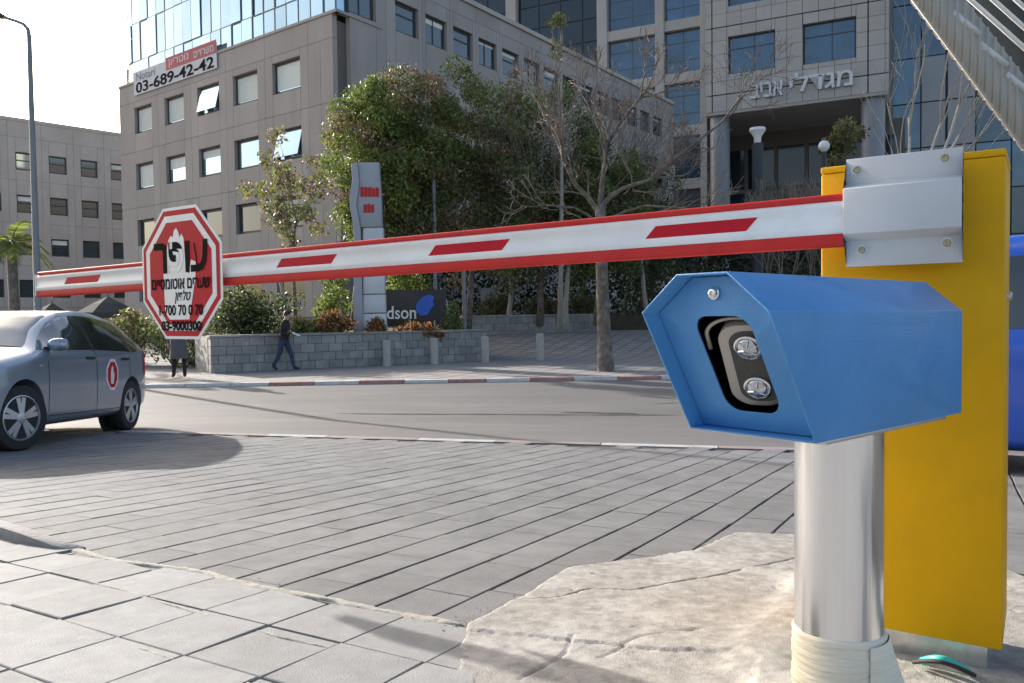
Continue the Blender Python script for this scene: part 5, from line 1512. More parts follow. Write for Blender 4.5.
# cafe umbrellas behind the car
for (u, v, dpx, dep_, lab) in ((108, 300, 52, 27.0, 'dark grey cafe parasol behind the car and octagonal sign'), (52, 306, 40, 30.0, 'dark parasol further left behind the car roof')):
    p = at(u, v, dep_); R0 = dpx / 2 / F * dep_ * 1.15
    um = thing('parasol', lab, 'parasol', (p.x, p.y, .02), 'cafe parasols')
    m = MB(); k = 8; V = [(p.x, p.y, p.z + .12)]
    for ring, (r, dz) in enumerate(((.5, -.12), (1.0, -.42), (1.0, -.60))):
        for i in range(k):
            a = 2 * math.pi * i / k; V.append((p.x + R0 * r * math.cos(a), p.y + R0 * r * math.sin(a), p.z + dz))
    Fs = [(0, 1 + i, 1 + (i + 1) % k) for i in range(k)]
    for rg in range(2): Fs += [(1 + rg * k + i, 1 + rg * k + (i + 1) % k, 1 + (rg + 1) * k + (i + 1) % k, 1 + (rg + 1) * k + i) for i in range(k)]
    m.add(V, Fs); m.build('canopy', 'cloth', um)
    m = MB(); m.tube([(p.x, p.y, 0), (p.x, p.y, p.z + .2)], .03, 8); m.build('pole', 'pole', um)
    m = MB(); m.lathe([(.3, .02), (.3, .09), (.06, .12)], 14, 'z', (p.x, p.y, 0)); m.build('base', 'block', um)

# canopy at the top right: corrugated fascia and roof slats
cd = 6.0
def cpt(u, v, d=cd): return at(u, v, d)
can = thing('corrugated_canopy', 'ribbed metal canopy edge slanting down across the top right corner', 'canopy', (cpt(1110, 250).x, cd, gz(cpt(1110, 250).x, cd)))
lo_a, lo_b = cpt(886, -30), cpt(1075, 222)
up_a, up_b = cpt(927, -50), cpt(1075, 142)
m = MB(); n = 420; V = []
for i in range(n + 1):
    t = i / n; a = lo_a.lerp(lo_b, t); bx0 = a.x
    tt = (bx0 - up_a.x) / (up_b.x - up_a.x); bz_ = up_a.z + (up_b.z - up_a.z) * tt
    w_ = .022 * math.cos(t * 2 * math.pi * 25)
    w_ = -.020 * max(0, math.cos(t * 2 * math.pi * 25)) ** 3
    for zz, yy in ((a.z, cd), (bz_, cd + .06)): V.append((bx0 + (.05 if zz == bz_ else 0), yy + w_, zz))
m.add(V, [(2 * i, 2 * i + 1, 2 * i + 3, 2 * i + 2) for i in range(n)])
fo_ = m.build('corrugated_fascia', 'corr', can, smooth='all')
sm_ = fo_.modifiers.new('s', 'SOLIDIFY'); sm_.thickness = .003
e = (lo_b - lo_a).normalized(); nrm_ = Vector((e.z, 0, -e.x))
m = MB(); m.tube([lo_a + Vector((0, -.035, 0)), lo_b + Vector((0, -.035, 0))], .009, 8); m.build('edge_trim', 'corr', can, smooth='all')
m = MB(); V = [at(925, -40, 6.5), at(1095, 170, 6.5), at(1260, 60, 6.5), at(1260, -260, 6.5), at(900, -260, 6.5)]
m.add([tuple(v) for v in V] + [tuple(v + Vector((0, .05, 0))) for v in V], [(0, 1, 2, 3, 4), (9, 8, 7, 6, 5)] + [(i, (i + 1) % 5, 5 + (i + 1) % 5, 5 + i) for i in range(5)]); m.build('roof_sheet', 'canopy_dark', can)
for k in range(26):
    o_u, o_v = 950 + 9.5 * k, -34 - 2 * k
    a = cpt(o_u, o_v); b = cpt(o_u + 150, o_v + 108 + 26)
    a.y += .14 + .06 * (k % 2); b.y += .14 + .06 * (k % 2)
    m = MB(); m.tube([a + (a - b) * .1, b + (b - a) * .25], .011, 8); m.build('slat', 'slat', can, smooth='all')
for k in range(4):
    a = cpt(962 + 27 * k, 17 + 31 * k); m = MB(); m.tube([a + Vector((-.05, .05, .05)), a + Vector((.16, .05, -.12))], .03, 8); m.build('clip', 'slat', can, smooth='all')
pp = Vector((6.6, 7.6, 0)); m = MB(); m.tube([(pp.x, pp.y, gz(pp.x, pp.y) - .1), (pp.x, pp.y, 3.6)], .06, 10); m.build('post', 'pole', can)
bm_ = MB(); bm_.tube([Vector((6.6, 7.6, 3.4)), lo_b + Vector((0, .12, .25))], .05, 8); bm_.build('bracket_beam', 'pole', can)
#=== SECTION PLANTS ===
# ------------------------------------------------------------------ plants
def leaf_mesh(name, P, size, mat, parent, seed, droop=0.3, aspect=1.9):
    rn = np.random.default_rng(seed); n = len(P); P = np.asarray(P)
    d = rn.normal(size=(n, 3)); d[:, 2] -= droop; d /= np.linalg.norm(d, axis=1)[:, None]
    u = rn.normal(size=(n, 3)); u -= (u * d).sum(1)[:, None] * d; u /= np.linalg.norm(u, axis=1)[:, None]
    nn = np.cross(d, u)
    s = size * rn.uniform(.6, 1.35, n)[:, None]
    a = P; b = P + d * s * .5 + u * s * .5 / aspect + nn * s * .08; c = P + d * s; e = P + d * s * .5 - u * s * .5 / aspect + nn * s * .08
    V = np.stack([a, b, c, e], 1).reshape(-1, 3)
    o0 = np.array(ORG[parent.name]); V = V - o0
    me = bpy.data.meshes.new(name)
    me.vertices.add(len(V)); me.vertices.foreach_set('co', V.astype(np.float32).ravel())
    nf = n * 2
    idx = (np.arange(n)[:, None] * 4 + np.array([0, 1, 2, 0, 2, 3])).astype(np.int32)
    me.loops.add(n * 6); me.loops.foreach_set('vertex_index', idx.ravel())
    me.polygons.add(nf); me.polygons.foreach_set('loop_start', np.arange(0, n * 6, 3, dtype=np.int32)); me.polygons.foreach_set('loop_total', np.full(nf, 3, np.int32))
    me.update(calc_edges=True); me.validate()
    return mesh_obj(name, me, mat, parent)
def grow(base, direction, length, radius, levels, rn, trunk, twigs, ends, split=(2, 3), ang=(22, 48), taper=.72, up=.25, wob=.12, mind=.006, lv=0, ratio=(.62, .86), thick=2):
    n = 5; p = Vector(base); d = Vector(direction).normalized(); pts = [p.copy()]; rad = [radius]
    for i in range(n):
        d = (d + Vector((rn.gauss(0, wob), rn.gauss(0, wob), rn.gauss(0, wob) + up * .12))).normalized()
        p = p + d * (length / n); pts.append(p.copy()); rad.append(max(mind, radius * (1 - (1 - taper) * (i + 1) / n)))
    (trunk if lv < thick else twigs).tube(pts, rad, 8 if lv < 1 else (6 if lv < 2 else (4 if lv < 3 else 3)), cap=False)
    if levels == 0: ends.append((pts[-1], d)); ends.append((pts[-3], d)); return
    if lv >= 2: ends.append((pts[-2], d))
    k = rn.randint(*split)
    for i in range(k + (1 if lv > 0 else 0)):
        a = math.radians(rn.uniform(*ang)); ax_ = Vector((rn.gauss(0, 1), rn.gauss(0, 1), rn.gauss(0, 1))).cross(d)
        if ax_.length < 1e-3: continue
        nd = Matrix.Rotation(a, 3, ax_.normalized()) @ d; nd.z += up * .5
        st_ = pts[-1] if i < k else pts[rn.randint(2, 4)]
        grow(st_, nd, length * rn.uniform(*ratio), rad[-1] * rn.uniform(.6, .85), levels - 1, rn, trunk, twigs, ends, split, ang, taper, up, wob, mind, lv + 1, ratio, thick)
def clump_points(rn, centers, radius, n, flat=.8):
    c = np.array([tuple(x) for x in centers]); k = rn.integers(0, len(c), n)
    v = rn.normal(size=(n, 3)); v /= np.linalg.norm(v, axis=1)[:, None]; r = radius * rn.uniform(0.25, 1, n) ** .6
    P = c[k] + v * r[:, None] * np.array([1, 1, flat]); return P
def tree(name, label, base, h, trunk_h, crown, leafmats, seed, nleaf=6000, lsize=.16, group=None, bark='bark', lean=(0, 0), r0=.12, nclump=60, clump_r=.55, dens_low=0.0):
    """crown = (cx, cy, cz, rx, ry, rz) in world"""
    rn = random.Random(seed); nr = np.random.default_rng(seed)
    t = thing(name, label, 'tree', base, group)
    cx, cy, cz, rx, ry, rz = crown
    tr = MB(); top = Vector((cx, cy, cz + rz * .3)); b = Vector(base)
    mid_ = b.lerp(top, .45) + Vector((rn.uniform(-.15, .15), rn.uniform(-.15, .15), 0))
    tr.tube([b - Vector((0, 0, .2)), b.lerp(mid_, .5), mid_, mid_.lerp(top, .5) + Vector((rn.uniform(-.2, .2), 0, 0)), top], [r0 * 1.2, r0, r0 * .8, r0 * .5, r0 * .15], 8)
    cents = []
    while len(cents) < nclump:
        v = Vector((rn.uniform(-1, 1), rn.uniform(-1, 1), rn.uniform(-1, 1)))
        if v.length > 1: continue
        if rn.random() > .25 + .75 * v.length: continue
        s = 1 + .28 * noise.noise(v * 2.3 + Vector((seed, 0, 0)))
        cents.append(Vector((cx + v.x * rx * s, cy + v.y * ry * s, cz + v.z * rz * s)))
    for c_ in cents[::2]:
        st_ = mid_.lerp(top, rn.uniform(0, .9)); mm = st_.lerp(c_, .5) + Vector((rn.uniform(-.2, .2), rn.uniform(-.2, .2), rn.uniform(-.1, .3)))
        tr.tube([st_, mm, c_], [r0 * .28, r0 * .16, r0 * .05], 4, cap=False)
    tr.build('trunk', bark, t, smooth='all')
    for k, (lm, fr) in enumerate(leafmats):
        sel = [c_ for i, c_ in enumerate(cents) if (i * 7 + k * 3) % len(leafmats) == k or len(leafmats) == 1] or cents
        P = clump_points(nr, sel, clump_r, int(nleaf * fr)); leaf_mesh('crown', P, lsize, lm, t, seed + k)
    return t
def crown_px(u0, u1, v0, v1, dep_, ry=None):
    a, b = at(u0, v1, dep_), at(u1, v0, dep_); rx = (b.x - a.x) / 2; return ((a.x + b.x) / 2, dep_, (a.z + b.z) / 2, rx, ry or rx, (b.z - a.z) / 2)
def base_px(u, dep_, z): p = at(u, 320, dep_); return (p.x, dep_, z)

# evergreen row behind the planter
tree('evergreen_tree', 'bright bushy evergreen left of and behind the totem sign', base_px(352, 27.6, 1.0), 0, 0, crown_px(330, 412, 88, 262, 27.6, 1.4), [('leaf_a', .55), ('leaf_y', .25), ('leaf_c', .2)], 11, 27115, .13, r0=.10, nclump=101, clump_r=.55, group='trees on the planting bed')
tree('evergreen_tree', 'dense olive evergreen with bronze leaf tips just right of the totem', base_px(408, 29.0, 1.0), 0, 0, crown_px(362, 470, 66, 260, 29.0, 1.8), [('leaf_a', .35), ('leaf_c', .35), ('leaf_b', .3)], 12, 32045, .13, r0=.12, nclump=128, clump_r=.6, group='trees on the planting bed')
tree('evergreen_tree', 'dark evergreen filling the middle above the barrier arm', base_px(468, 30.5, 1.1), 0, 0, crown_px(425, 548, 66, 285, 30.5, 2.0), [('leaf_b', .45), ('leaf_a', .35), ('leaf_c', .2)], 13, 29580, .13, r0=.12, nclump=128, clump_r=.6, group='trees on the planting bed')
tree('evergreen_tree', 'wide evergreen between the dark middle evergreen and the kerb tree', base_px(540, 32.5, 1.2), 0, 0, crown_px(482, 622, 96, 300, 32.5, 2.0), [('leaf_a', .5), ('leaf_b', .4), ('leaf_c', .1)], 14, 24650, .13, r0=.12, nclump=121, clump_r=.7, group='trees on the planting bed')
tree('evergreen_tree', 'low dark evergreen between the bare trunk and the blue reader', base_px(640, 35.5, 1.2), 0, 0, crown_px(590, 700, 160, 312, 35.5, 2.2), [('leaf_dk', .4), ('leaf_b', .6)], 15, 15300, .13, r0=.12, nclump=90, clump_r=.75, group='trees on the planting bed')
tree('evergreen_tree', 'dark evergreen low behind the reader and yellow cabinet', base_px(760, 37.0, 1.2), 0, 0, crown_px(690, 860, 192, 312, 37.0, 2.2), [('leaf_dk', .8), ('leaf_b', .2)], 16, 15300, .13, r0=.12, nclump=90, clump_r=.8, group='trees on the planting bed')
tree('evergreen_tree', 'green evergreen right behind the branches of the kerb tree', base_px(596, 31.8, 1.2), 0, 0, crown_px(545, 655, 128, 285, 31.8, 1.8), [('leaf_a', .55), ('leaf_b', .45)], 20, 20300, .13, r0=.11, nclump=108, clump_r=.6, group='trees on the planting bed')
tree('bronze_tree', 'sparse bronze-leaved young tree in front of the brown facade', base_px(296, 25.6, 1.0), 0, 0, crown_px(248, 326, 135, 250, 25.6, 1.0), [('leaf_c', .6), ('leaf_y', .4)], 17, 2100, .15, r0=.06, nclump=46, clump_r=.38)
tree('portal_tree', 'small leafy olive tree beside the grey portal column', base_px(848, 30.0, .75), 0, 0, crown_px(827, 866, 106, 180, 30.0, .8), [('leaf_c', .5), ('leaf_a', .5)], 18, 2600, .16, r0=.06, nclump=32, clump_r=.36)
tree('tall_sapling', 'thin tall sapling with a few leaves rising against the dark glass tower', base_px(560, 30.0, 1.1), 0, 0, crown_px(551, 571, 4, 60, 30.0, .4), [('leaf_a', .6), ('leaf_c', .4)], 19, 260, .15, r0=.09, nclump=14, clump_r=.3, bark='bark_pale')

# big bare tree at the kerb
def bare_tree(name, label, base, h, seed, r0, levels=5, bark='bark', twm='twig', group=None, direction=(0, 0, 1), trunk_h=None, split=(2, 3), ang=(20, 46), up=.25, leaves=None, ratio=(.62, .86), mind=.006, thick=2, l0=None, limbs=None):
    rn = random.Random(seed); t = thing(name, label, 'tree', base, group)
    tr, tw, ends = MB(), MB(), []
    b = Vector(base)
    if limbs:
        pts, rad, lim = limbs
        tr.tube([b - Vector((0, 0, .2))] + pts, [rad[0] * 1.35] + rad, 12)
        for st_, en, rr_, lv_ in lim:
            st_, en = Vector(st_), Vector(en); mm = st_.lerp(en, .5) + Vector((rn.uniform(-.15, .15), rn.uniform(-.3, .3), rn.uniform(-.05, .25)))
            tr.tube([st_, st_.lerp(mm, .5) + Vector((0, 0, .05)), mm, en], [rr_, rr_ * .85, rr_ * .72, rr_ * .55], 7, cap=False)
            dd = (en - mm).normalized(); ln = (en - st_).length
            for k in range(3):
                nd = (dd + Vector((rn.gauss(0, .4), rn.gauss(0, .4), rn.gauss(.1, .35)))).normalized()
                grow(en, nd, ln * rn.uniform(.30, .46), rr_ * .46, lv_, rn, tr, tw, ends, split, ang, .7, up, .14, mind, 1, ratio, 2)
            for k in range(4):
                nd = (dd + Vector((rn.gauss(0, .7), rn.gauss(0, .7), rn.gauss(.25, .5)))).normalized()
                grow(st_.lerp(en, rn.uniform(.3, .9)), nd, ln * rn.uniform(.20, .36), rr_ * .30, max(lv_ - 1, 1), rn, tr, tw, ends, split, ang, .7, up, .14, mind, 2, ratio, 2)
    else:
        grow(b - Vector((0, 0, .1)), direction, l0 or h * .33, r0, levels, rn, tr, tw, ends, split, ang, .74, up, .1, mind, 0, ratio, thick)
    tr.build('trunk', bark, t, smooth='all'); tw.build('branches', twm, t)
    if leaves:
        nr = np.random.default_rng(seed); P = clump_points(nr, [e_[0] for e_ in ends], .18, leaves[1]); leaf_mesh('leaves', P, .11, leaves[0], t, seed)
    return t
bd = onz(606, 371, .02); dpb = bd.y
def bp(u, v, dy=0): return at(u, v, dpb + dy)
tr_pts = [bd, bp(604, 330), bp(602, 280), bp(601, 230), bp(600, 205)]
k_ = dpb / F
bare_tree('bare_tree', 'big bare street tree with pale trunk standing at the kerb', bd, 0, 31, .2, limbs=(tr_pts, [8.8 * k_, 6.9 * k_, 6.1 * k_, 5.6 * k_, 5.2 * k_],
    [(bp(600, 207), bp(655, 178, .2), 3.02 * k_, 3), (bp(601, 215), bp(563, 160, -.3), 3.02 * k_, 3), (bp(600, 206), bp(608, 140, .6), 2.88 * k_, 3), (bp(650, 181, .2), bp(722, 122, -.2), 2.10 * k_, 3), (bp(604, 222), bp(680, 208, -.8), 1.71 * k_, 2), (bp(567, 166, -.3), bp(541, 110, .2), 1.97 * k_, 3), (bp(607, 150, .6), bp(640, 98, .4), 1.97 * k_, 3), (bp(606, 160, .5), bp(588, 104, .9), 1.71 * k_, 3), (bp(600, 225), bp(545, 205, -.6), 1.57 * k_, 2)]), split=(2, 3), up=.22, mind=.0065, twm='twig')
for u, dep_, z, h, sd, lab in ((510, 33, 1.2, 8.2, 41, 'bare grey tree behind the evergreens near the upper wall'), (566, 31.5, 1.2, 9.4, 42, 'bare twiggy tree directly behind the kerb tree'), (622, 36, 1.2, 9.0, 43, 'bare pale tree right of the kerb tree trunk'), (648, 34, 1.2, 7.4, 44, 'bare thin tree behind the blue reader left edge')):
    bare_tree('bare_tree', lab, base_px(u, dep_, z), h, sd, .11, levels=5, bark='bark_pale', twm='twig', group='bare trees on the upper bed', ratio=(.66, .86), mind=.008, up=.35)
for u, dep_, z, h, sd, lab in ((904, 19, .03, 8.4, 51, 'slim white-stemmed bare tree left of the annex'), (926, 18.6, .03, 9.0, 52, 'tall white-stemmed bare tree above the cabinet'), (916, 19.6, .03, 8.0, 53, 'thin bare sapling between the two white-stemmed trees')):
    bare_tree('birch_tree', lab, base_px(u, dep_, z), h, sd, .07, levels=4, bark='bark_white', twm='bark_pale', group='pale bare trees above the cabinet', ang=(9, 26), up=.6, split=(2, 2), ratio=(.6, .85), mind=.007, thick=2, l0=h * .40)
for u, dep_, z, h, sd, lab in ((786, 25, .4, 4.6, 61, 'bare twiggy shrub under the tower portal, left of the globe lamp'), (806, 26, .4, 4.6, 62, 'bare twiggy shrub just left of the leafy portal tree'), (896, 25, .4, 4.6, 63, 'bare brown shrub right of the portal column')):
    bare_tree('bare_shrub', lab, base_px(u, dep_, z), h, sd, .05, levels=5, bark='bark_pale', twm='twig', group='bare shrubs at the portal', ang=(12, 30), up=.5, ratio=(.7, .9), mind=.010, thick=1, l0=h * .30, split=(2, 3))

# shrubs
def shrub(label, c, r, mats, seed, n, size, cat='shrub', name='shrub', group=None, flat=.8):
    rn = random.Random(seed); nr = np.random.default_rng(seed)
    cx, cy, z0, = c; rx, ry, rz = r
    t = thing(name, label, cat, (cx, cy, z0), group)
    cents = [Vector((cx + rx * rn.uniform(-.8, .8), cy + ry * rn.uniform(-.8, .8), z0 + rz * (rn.uniform(.15, .95)))) for _ in range(26)]
    cents = [c_ for c_ in cents if ((c_.x - cx) / rx) ** 2 + ((c_.z - z0) / rz) ** 2 < 1.0] or cents
    st_ = MB()
    for c_ in cents[::2]: st_.tube([(cx + (c_.x - cx) * .2, cy, z0 - .1), c_], [.025, .008], 4, cap=False)
    st_.build('stems', 'bark', t)
    for k, (mname, fr) in enumerate(mats): leaf_mesh('foliage', clump_points(nr, cents, min(rx, rz) * .5, int(n * fr), flat), size, mname, t, seed + k, droop=.0)
    return t
def sh_px(u0, u1, v0, v1, dep_, ry=.6):
    a, b = at(u0, v1, dep_), at(u1, v0, dep_); return ((a.x + b.x) / 2, dep_, a.z), ((b.x - a.x) / 2, ry, b.z - a.z)
c_, r_ = sh_px(219, 292, 286, 340, 24.0, 1.0); shrub('large dark rounded bush on the planter behind the walking person', c_, r_, [('leaf_b', .7), ('leaf_dk', .3)], 71, 5200, .12)
c_, r_ = sh_px(316, 352, 270, 334, 25.5, .6); shrub('leafy green shrub left of the totem foot', c_, r_, [('leaf_y', .6), ('leaf_a', .4)], 72, 1500, .13)
c_, r_ = sh_px(382, 428, 262, 300, 27.8, .7); shrub('bright green shrub above the dark name board', c_, r_, [('leaf_y', .6), ('leaf_a', .4)], 73, 1700, .13)
c_, r_ = sh_px(438, 462, 300, 336, 26.3, .4); shrub('small dark shrub between the two slim poles', c_, r_, [('leaf_b', 1)], 74, 900, .10)
for k, (u0, u1, v0, dep_, lab) in enumerate(((314, 352, 316, 23.6, 'orange dry ornamental grass left of the totem'), (366, 386, 321, 23.9, 'reddish dry plants at the right foot of the totem'), (392, 446, 325, 24.5, 'orange dry plants below the dark name board'), (294, 316, 319, 23.3, 'yellow green low plants right of the walking person'))):
    c_, r_ = sh_px(u0, u1, v0, 338, dep_, .35); shrub(lab, c_, r_, [('leaf_o', .75), ('leaf_c', .25)] if k < 3 else [('leaf_c', .5), ('leaf_y', .5)], 80 + k, 1300, .13, group='low dry plants on the planter')
c_, r_ = sh_px(108, 150, 312, 356, 25.0, .8); shrub('green bush behind the car below the parasol', c_, r_, [('leaf_a', .6), ('leaf_c', .4)], 90, 2200, .12)
c_, r_ = sh_px(146, 212, 318, 366, 24.0, .8); shrub('dark green bush left of the planter wall behind the sign', c_, r_, [('leaf_b', .7), ('leaf_y', .3)], 91, 2400, .12)
c_, r_ = sh_px(60, 112, 318, 362, 26.5, .8); shrub('dull dark hedge bush behind the car windows', c_, r_, [('leaf_b', 1)], 92, 2000, .12)
for k, (u0, u1, dep_, lab) in enumerate(((470, 520, 34.2, 'olive ground shrub on the upper bed, left end'), (518, 566, 34.8, 'olive ground shrub on the upper bed, middle'), (560, 604, 35.2, 'olive ground shrub on the upper bed beside the kerb tree'))):
    c_, r_ = sh_px(u0, u1, 296, 316, dep_, .6); shrub(lab, c_, r_, [('leaf_b', .6), ('leaf_c', .4)], 95 + k, 1500, .13, group='ground shrubs on the upper bed')
# understory that closes the view under the trees
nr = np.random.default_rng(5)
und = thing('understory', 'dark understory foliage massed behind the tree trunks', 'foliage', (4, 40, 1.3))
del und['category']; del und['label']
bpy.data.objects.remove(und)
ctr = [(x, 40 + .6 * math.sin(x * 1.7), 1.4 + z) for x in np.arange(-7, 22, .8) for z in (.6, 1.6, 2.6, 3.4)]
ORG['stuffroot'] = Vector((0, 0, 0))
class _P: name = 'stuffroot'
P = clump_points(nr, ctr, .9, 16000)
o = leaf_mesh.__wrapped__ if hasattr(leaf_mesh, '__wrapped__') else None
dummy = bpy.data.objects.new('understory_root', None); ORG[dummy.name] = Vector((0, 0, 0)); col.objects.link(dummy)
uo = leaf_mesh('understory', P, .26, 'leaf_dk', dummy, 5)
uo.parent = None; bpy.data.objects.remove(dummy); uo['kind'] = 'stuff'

# palm at the left
pb = at(14, 318, 27.0); ptp = at(16, 243, 27.0)
palm = thing('palm_tree', 'palm with drooping fronds at the left edge behind the car', 'tree', (pb.x, pb.y, .02))
m = MB(); m.tube([(pb.x, pb.y, -.1), (pb.x + .04, pb.y, 1.5), (pb.x - .02, pb.y, ptp.z)], [.22, .17, .15], 10); m.build('trunk', 'bark', palm, smooth='all')
rn = random.Random(9)
for k in range(20):
    a = 2 * math.pi * k / 20 + rn.uniform(-.15, .15); el = rn.uniform(-.1, 1.1); ln = rn.uniform(1.3, 1.8)
    pts = []; p = Vector((pb.x, pb.y, ptp.z)); d = Vector((math.cos(a) * math.cos(el), math.sin(a) * math.cos(el), math.sin(el)))
    for i in range(8): pts.append(p.copy()); p = p + d * (ln / 7); d.z -= .22; d.normalize()
    m = MB(); m.tube(pts, [.022, .02, .018, .015, .012, .01, .008, .005], 4, cap=False)
    sd_ = Vector((-math.sin(a), math.cos(a), 0))
    for i in range(1, 7):
        for q_ in range(3):
            b0_ = pts[i].lerp(pts[i + 1], q_ / 3) if i < 7 else pts[i]
            for s_ in (1, -1):
                L2 = .42 * (1 - abs(i - 3) / 7); t_ = (sd_ * s_ + (pts[i + 1] - pts[i]).normalized() * .7 + Vector((0, 0, -.35))).normalized() * L2
                wv = Vector((0, 0, .02)); m.add([b0_ - wv, b0_ + wv, b0_ + t_ * .6 + wv * .7, b0_ + t_, b0_ + t_ * .6 - wv * .7], [(0, 1, 2, 3, 4)])
    m.build('frond', 'leaf_a' if k % 4 else 'leaf_b', palm)

#=== SECTION PEOPLE ===
# ------------------------------------------------------------------ people
def person(label, base, height, facing, joints, cols, hair=True, extra=None, long_coat=False):
    """joints: dict of points in a 1.75 m figure, x = facing direction, y = left, z = up"""
    k = height / 1.75
    J = joints
    t = thing('person', label, 'person', base)
    bones = [('pelvis', 'chest'), ('chest', 'neck'), ('neck', 'head'), ('head', 'crown'), ('chest', 'shl'), ('chest', 'shr'), ('shl', 'ell'), ('ell', 'wrl'), ('shr', 'elr'), ('elr', 'wrr'), ('wrl', 'hal'), ('wrr', 'har'),
             ('pelvis', 'hil'), ('pelvis', 'hir'), ('hil', 'knl'), ('knl', 'anl'), ('anl', 'tol'), ('hir', 'knr'), ('knr', 'anr'), ('anr', 'tor'), ('head', 'nose')]
    R = dict(pelvis=(.15, .13), chest=(.165, .125), neck=(.062, .062), head=(.085, .10), crown=(.075, .085), nose=(.022, .02), shl=(.075, .075), shr=(.075, .075), ell=(.05, .05), elr=(.05, .05), wrl=(.035, .035), wrr=(.035, .035), hal=(.035, .02), har=(.035, .02),
             hil=(.095, .095), hir=(.095, .095), knl=(.066, .066), knr=(.066, .066), anl=(.05, .05), anr=(.05, .05), tol=(.042, .035), tor=(.042, .035))
    names = list(R)
    for sd_ in ('l', 'r'):
        hp_ = Vector(J['ha' + sd_]); wp = Vector(J['wr' + sd_]); d = (hp_ - wp).normalized(); sidev = Vector((0, 1, 0)).cross(d).normalized()
        for f in range(5):
            nm = 'f%d%s' % (f, sd_); off_ = sidev * ((f - 2) * .018) if f else sidev * -.045
            J[nm] = tuple(hp_ + d * (.075 if f else .02) * (1 - .08 * abs(f - 2.5)) + off_ + Vector((0, .012 * (1 if sd_ == 'r' else -1), 0)))
            R[nm] = (.009, .009); names.append(nm); bones.append(('ha' + sd_, nm))
    Q = Matrix.Translation(Vector(base)) @ Matrix.Rotation(math.atan2(facing[1], facing[0]), 4, 'Z') @ Matrix.Diagonal((k, k, k, 1))
    me = bpy.data.meshes.new('body'); me.from_pydata([J[n_] for n_ in names], [(names.index(a), names.index(b)) for a, b in bones], [])
    tmp = bpy.data.objects.new('tmp_body', me); col.objects.link(tmp)
    md1 = tmp.modifiers.new('skin', 'SKIN'); md1.use_smooth_shade = True
    sk = me.skin_vertices[0].data
    for i, n_ in enumerate(names): sk[i].radius = R[n_]; sk[i].use_root = (n_ == 'pelvis')
    md2 = tmp.modifiers.new('sub', 'SUBSURF'); md2.levels = 2; md2.render_levels = 2
    bpy.context.view_layer.update()
    out_ = bpy.data.meshes.new_from_object(tmp.evaluated_get(bpy.context.evaluated_depsgraph_get()))
    bpy.data.objects.remove(tmp)
    out_.materials.clear()
    for c_ in ('skin',) + cols: out_.materials.append(mt[c_])        # skin, top, trousers, shoes
    wr = [Vector(J['wrl']), Vector(J['wrr'])]; feet = [Vector(J['anl']), Vector(J['anr'])]
    neckz = J['neck'][2]; pz_ = J['pelvis'][2]
    for p in out_.polygons:
        c_ = p.center; mi = 0
        if any((c_ - w__).dot(Vector(J[h_]) - w__) > 0 and (c_ - w__).length < .22 for w__, h_ in zip(wr, ('hal', 'har'))): mi = 0
        elif c_.z > neckz + .015: mi = 0
        elif c_.z > pz_ - (.02 if not long_coat else .0): mi = 1
        elif any((c_ - f_).length < .19 and c_.z < f_.z + .02 for f_ in feet): mi = 3
        elif any((c_ - Vector(J[n_])).length < .16 for n_ in ('ell', 'elr', 'wrl', 'wrr')): mi = 1
        else: mi = 2
        p.material_index = mi
    out_.transform(Matrix.Translation(-ORG[t.name]) @ Q)
    mesh_obj('body', out_, None, t)
    hd, cr = Vector(J['head']), Vector(J['crown'])
    m = MB(Q); cc_ = hd.lerp(cr, .55) + Vector((-.018, 0, .012)); V = []; Fs = []
    for i in range(7):
        for j in range(14):
            th = math.radians(4 + i * 17); ph = 2 * math.pi * j / 14
            lim = 1.0 if math.cos(ph) < .35 else (1.0 if i < 4 else .62)
            th *= lim; V.append(cc_ + Vector((.112 * math.sin(th) * math.cos(ph), .098 * math.sin(th) * math.sin(ph), .125 * math.cos(th))))
    for i in range(6):
        for j in range(14): Fs.append((i * 14 + j, i * 14 + (j + 1) % 14, (i + 1) * 14 + (j + 1) % 14, (i + 1) * 14 + j))
    m.add(V, Fs); m.build('hair', 'hair', t, smooth='all')
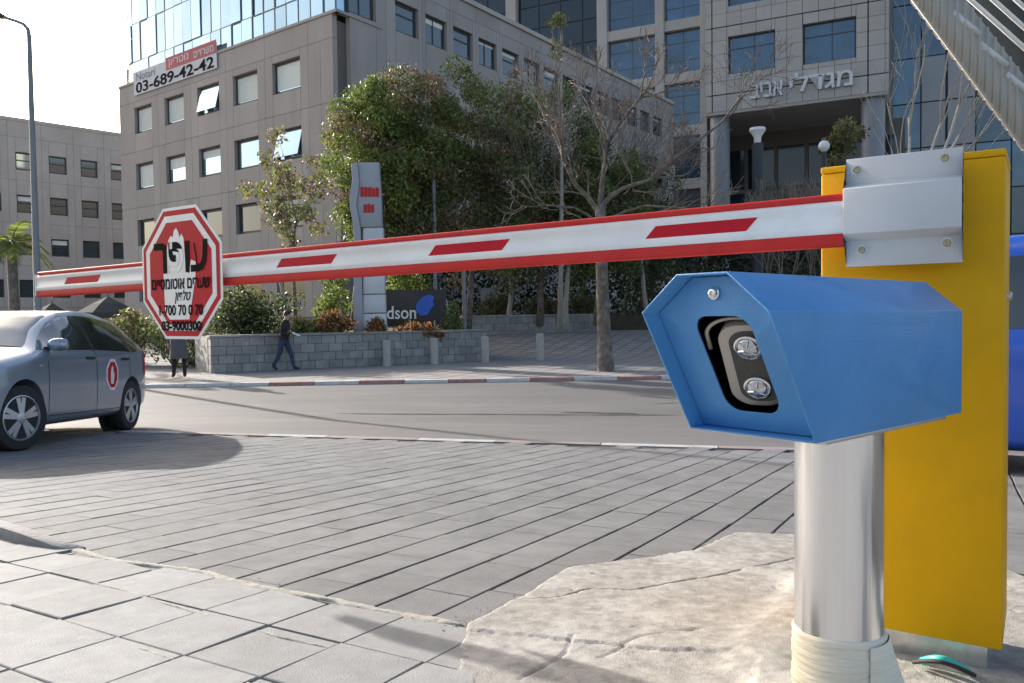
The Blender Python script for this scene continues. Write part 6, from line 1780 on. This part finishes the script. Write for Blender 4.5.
    if long_coat:
        m = MB(Q); prof_ = [(.175, .125, J['pelvis'][2] + .28), (.19, .15, J['pelvis'][2]), (.215, .18, .62), (.225, .19, .50)]
        V = []; k2 = 18
        for rx_, ry_, z in prof_:
            for j in range(k2): a = 2 * math.pi * j / k2; V.append((J['pelvis'][0] + ry_ * math.cos(a), J['pelvis'][1] + rx_ * math.sin(a), z))
        m.add(V, [(i * k2 + j, i * k2 + (j + 1) % k2, (i + 1) * k2 + (j + 1) % k2, (i + 1) * k2 + j) for i in range(3) for j in range(k2)]); m.build('coat_skirt', cols[0], t, smooth='all')
    return t, Q, J
walk = dict(pelvis=(0, 0, .93), chest=(.05, 0, 1.30), neck=(.09, 0, 1.48), head=(.13, 0, 1.60), crown=(.14, 0, 1.68), nose=(.235, 0, 1.585),
            shl=(.06, .17, 1.40), shr=(.06, -.17, 1.40), ell=(.04, .23, 1.12), elr=(.02, -.24, 1.12), wrl=(.25, .14, 1.06), wrr=(.24, -.12, 1.05), hal=(.32, .09, 1.07), har=(.31, -.07, 1.06),
            hil=(.02, .09, .88), hir=(-.02, -.09, .88), knl=(.17, .10, .50), knr=(-.10, -.09, .50), anl=(.26, .10, .09), anr=(-.30, -.09, .14), tol=(.42, .12, .05), tor=(-.17, -.11, .04))
fp = onz(284.5, 370.8, .02)
t, Q, J = person('person in dark jacket and jeans walking right while holding a white paper', fp, 1.62, (1, -.12), walk, ('jacket', 'jeans', 'shoe'))
pc = Q @ Vector((.36, .01, 1.08))
m = MB(Matrix.Translation(pc) @ Matrix.Rotation(.5, 4, 'Y')); m.box(-.10, .12, -.14, .14, -.004, .004)
tag(m.build('paper', 'paper', org=pc), 'white sheet of paper held by the walking person', 'paper')
stand = dict(pelvis=(0, 0, .93), chest=(.02, 0, 1.30), neck=(.03, 0, 1.49), head=(.06, 0, 1.61), crown=(.06, 0, 1.69), nose=(.165, 0, 1.60),
             shl=(.02, .18, 1.41), shr=(.02, -.18, 1.41), ell=(-.02, .25, 1.13), elr=(-.02, -.25, 1.13), wrl=(.06, .24, .90), wrr=(.06, -.24, .90), hal=(.08, .235, .82), har=(.08, -.235, .82),
             hil=(0, .09, .88), hir=(0, -.09, .88), knl=(.03, .12, .50), knr=(.02, -.12, .50), anl=(0, .13, .09), anr=(0, -.13, .09), tol=(.15, .15, .04), tor=(.15, -.15, .04))
fp2 = onz(179.5, 378, .02)
person('person in grey coat and dark trousers standing half hidden below the octagonal sign', fp2, 1.68, (-.5, .85), stand, ('coat', 'trousers', 'shoe'), long_coat=True)
bpy.context.view_layer.update()
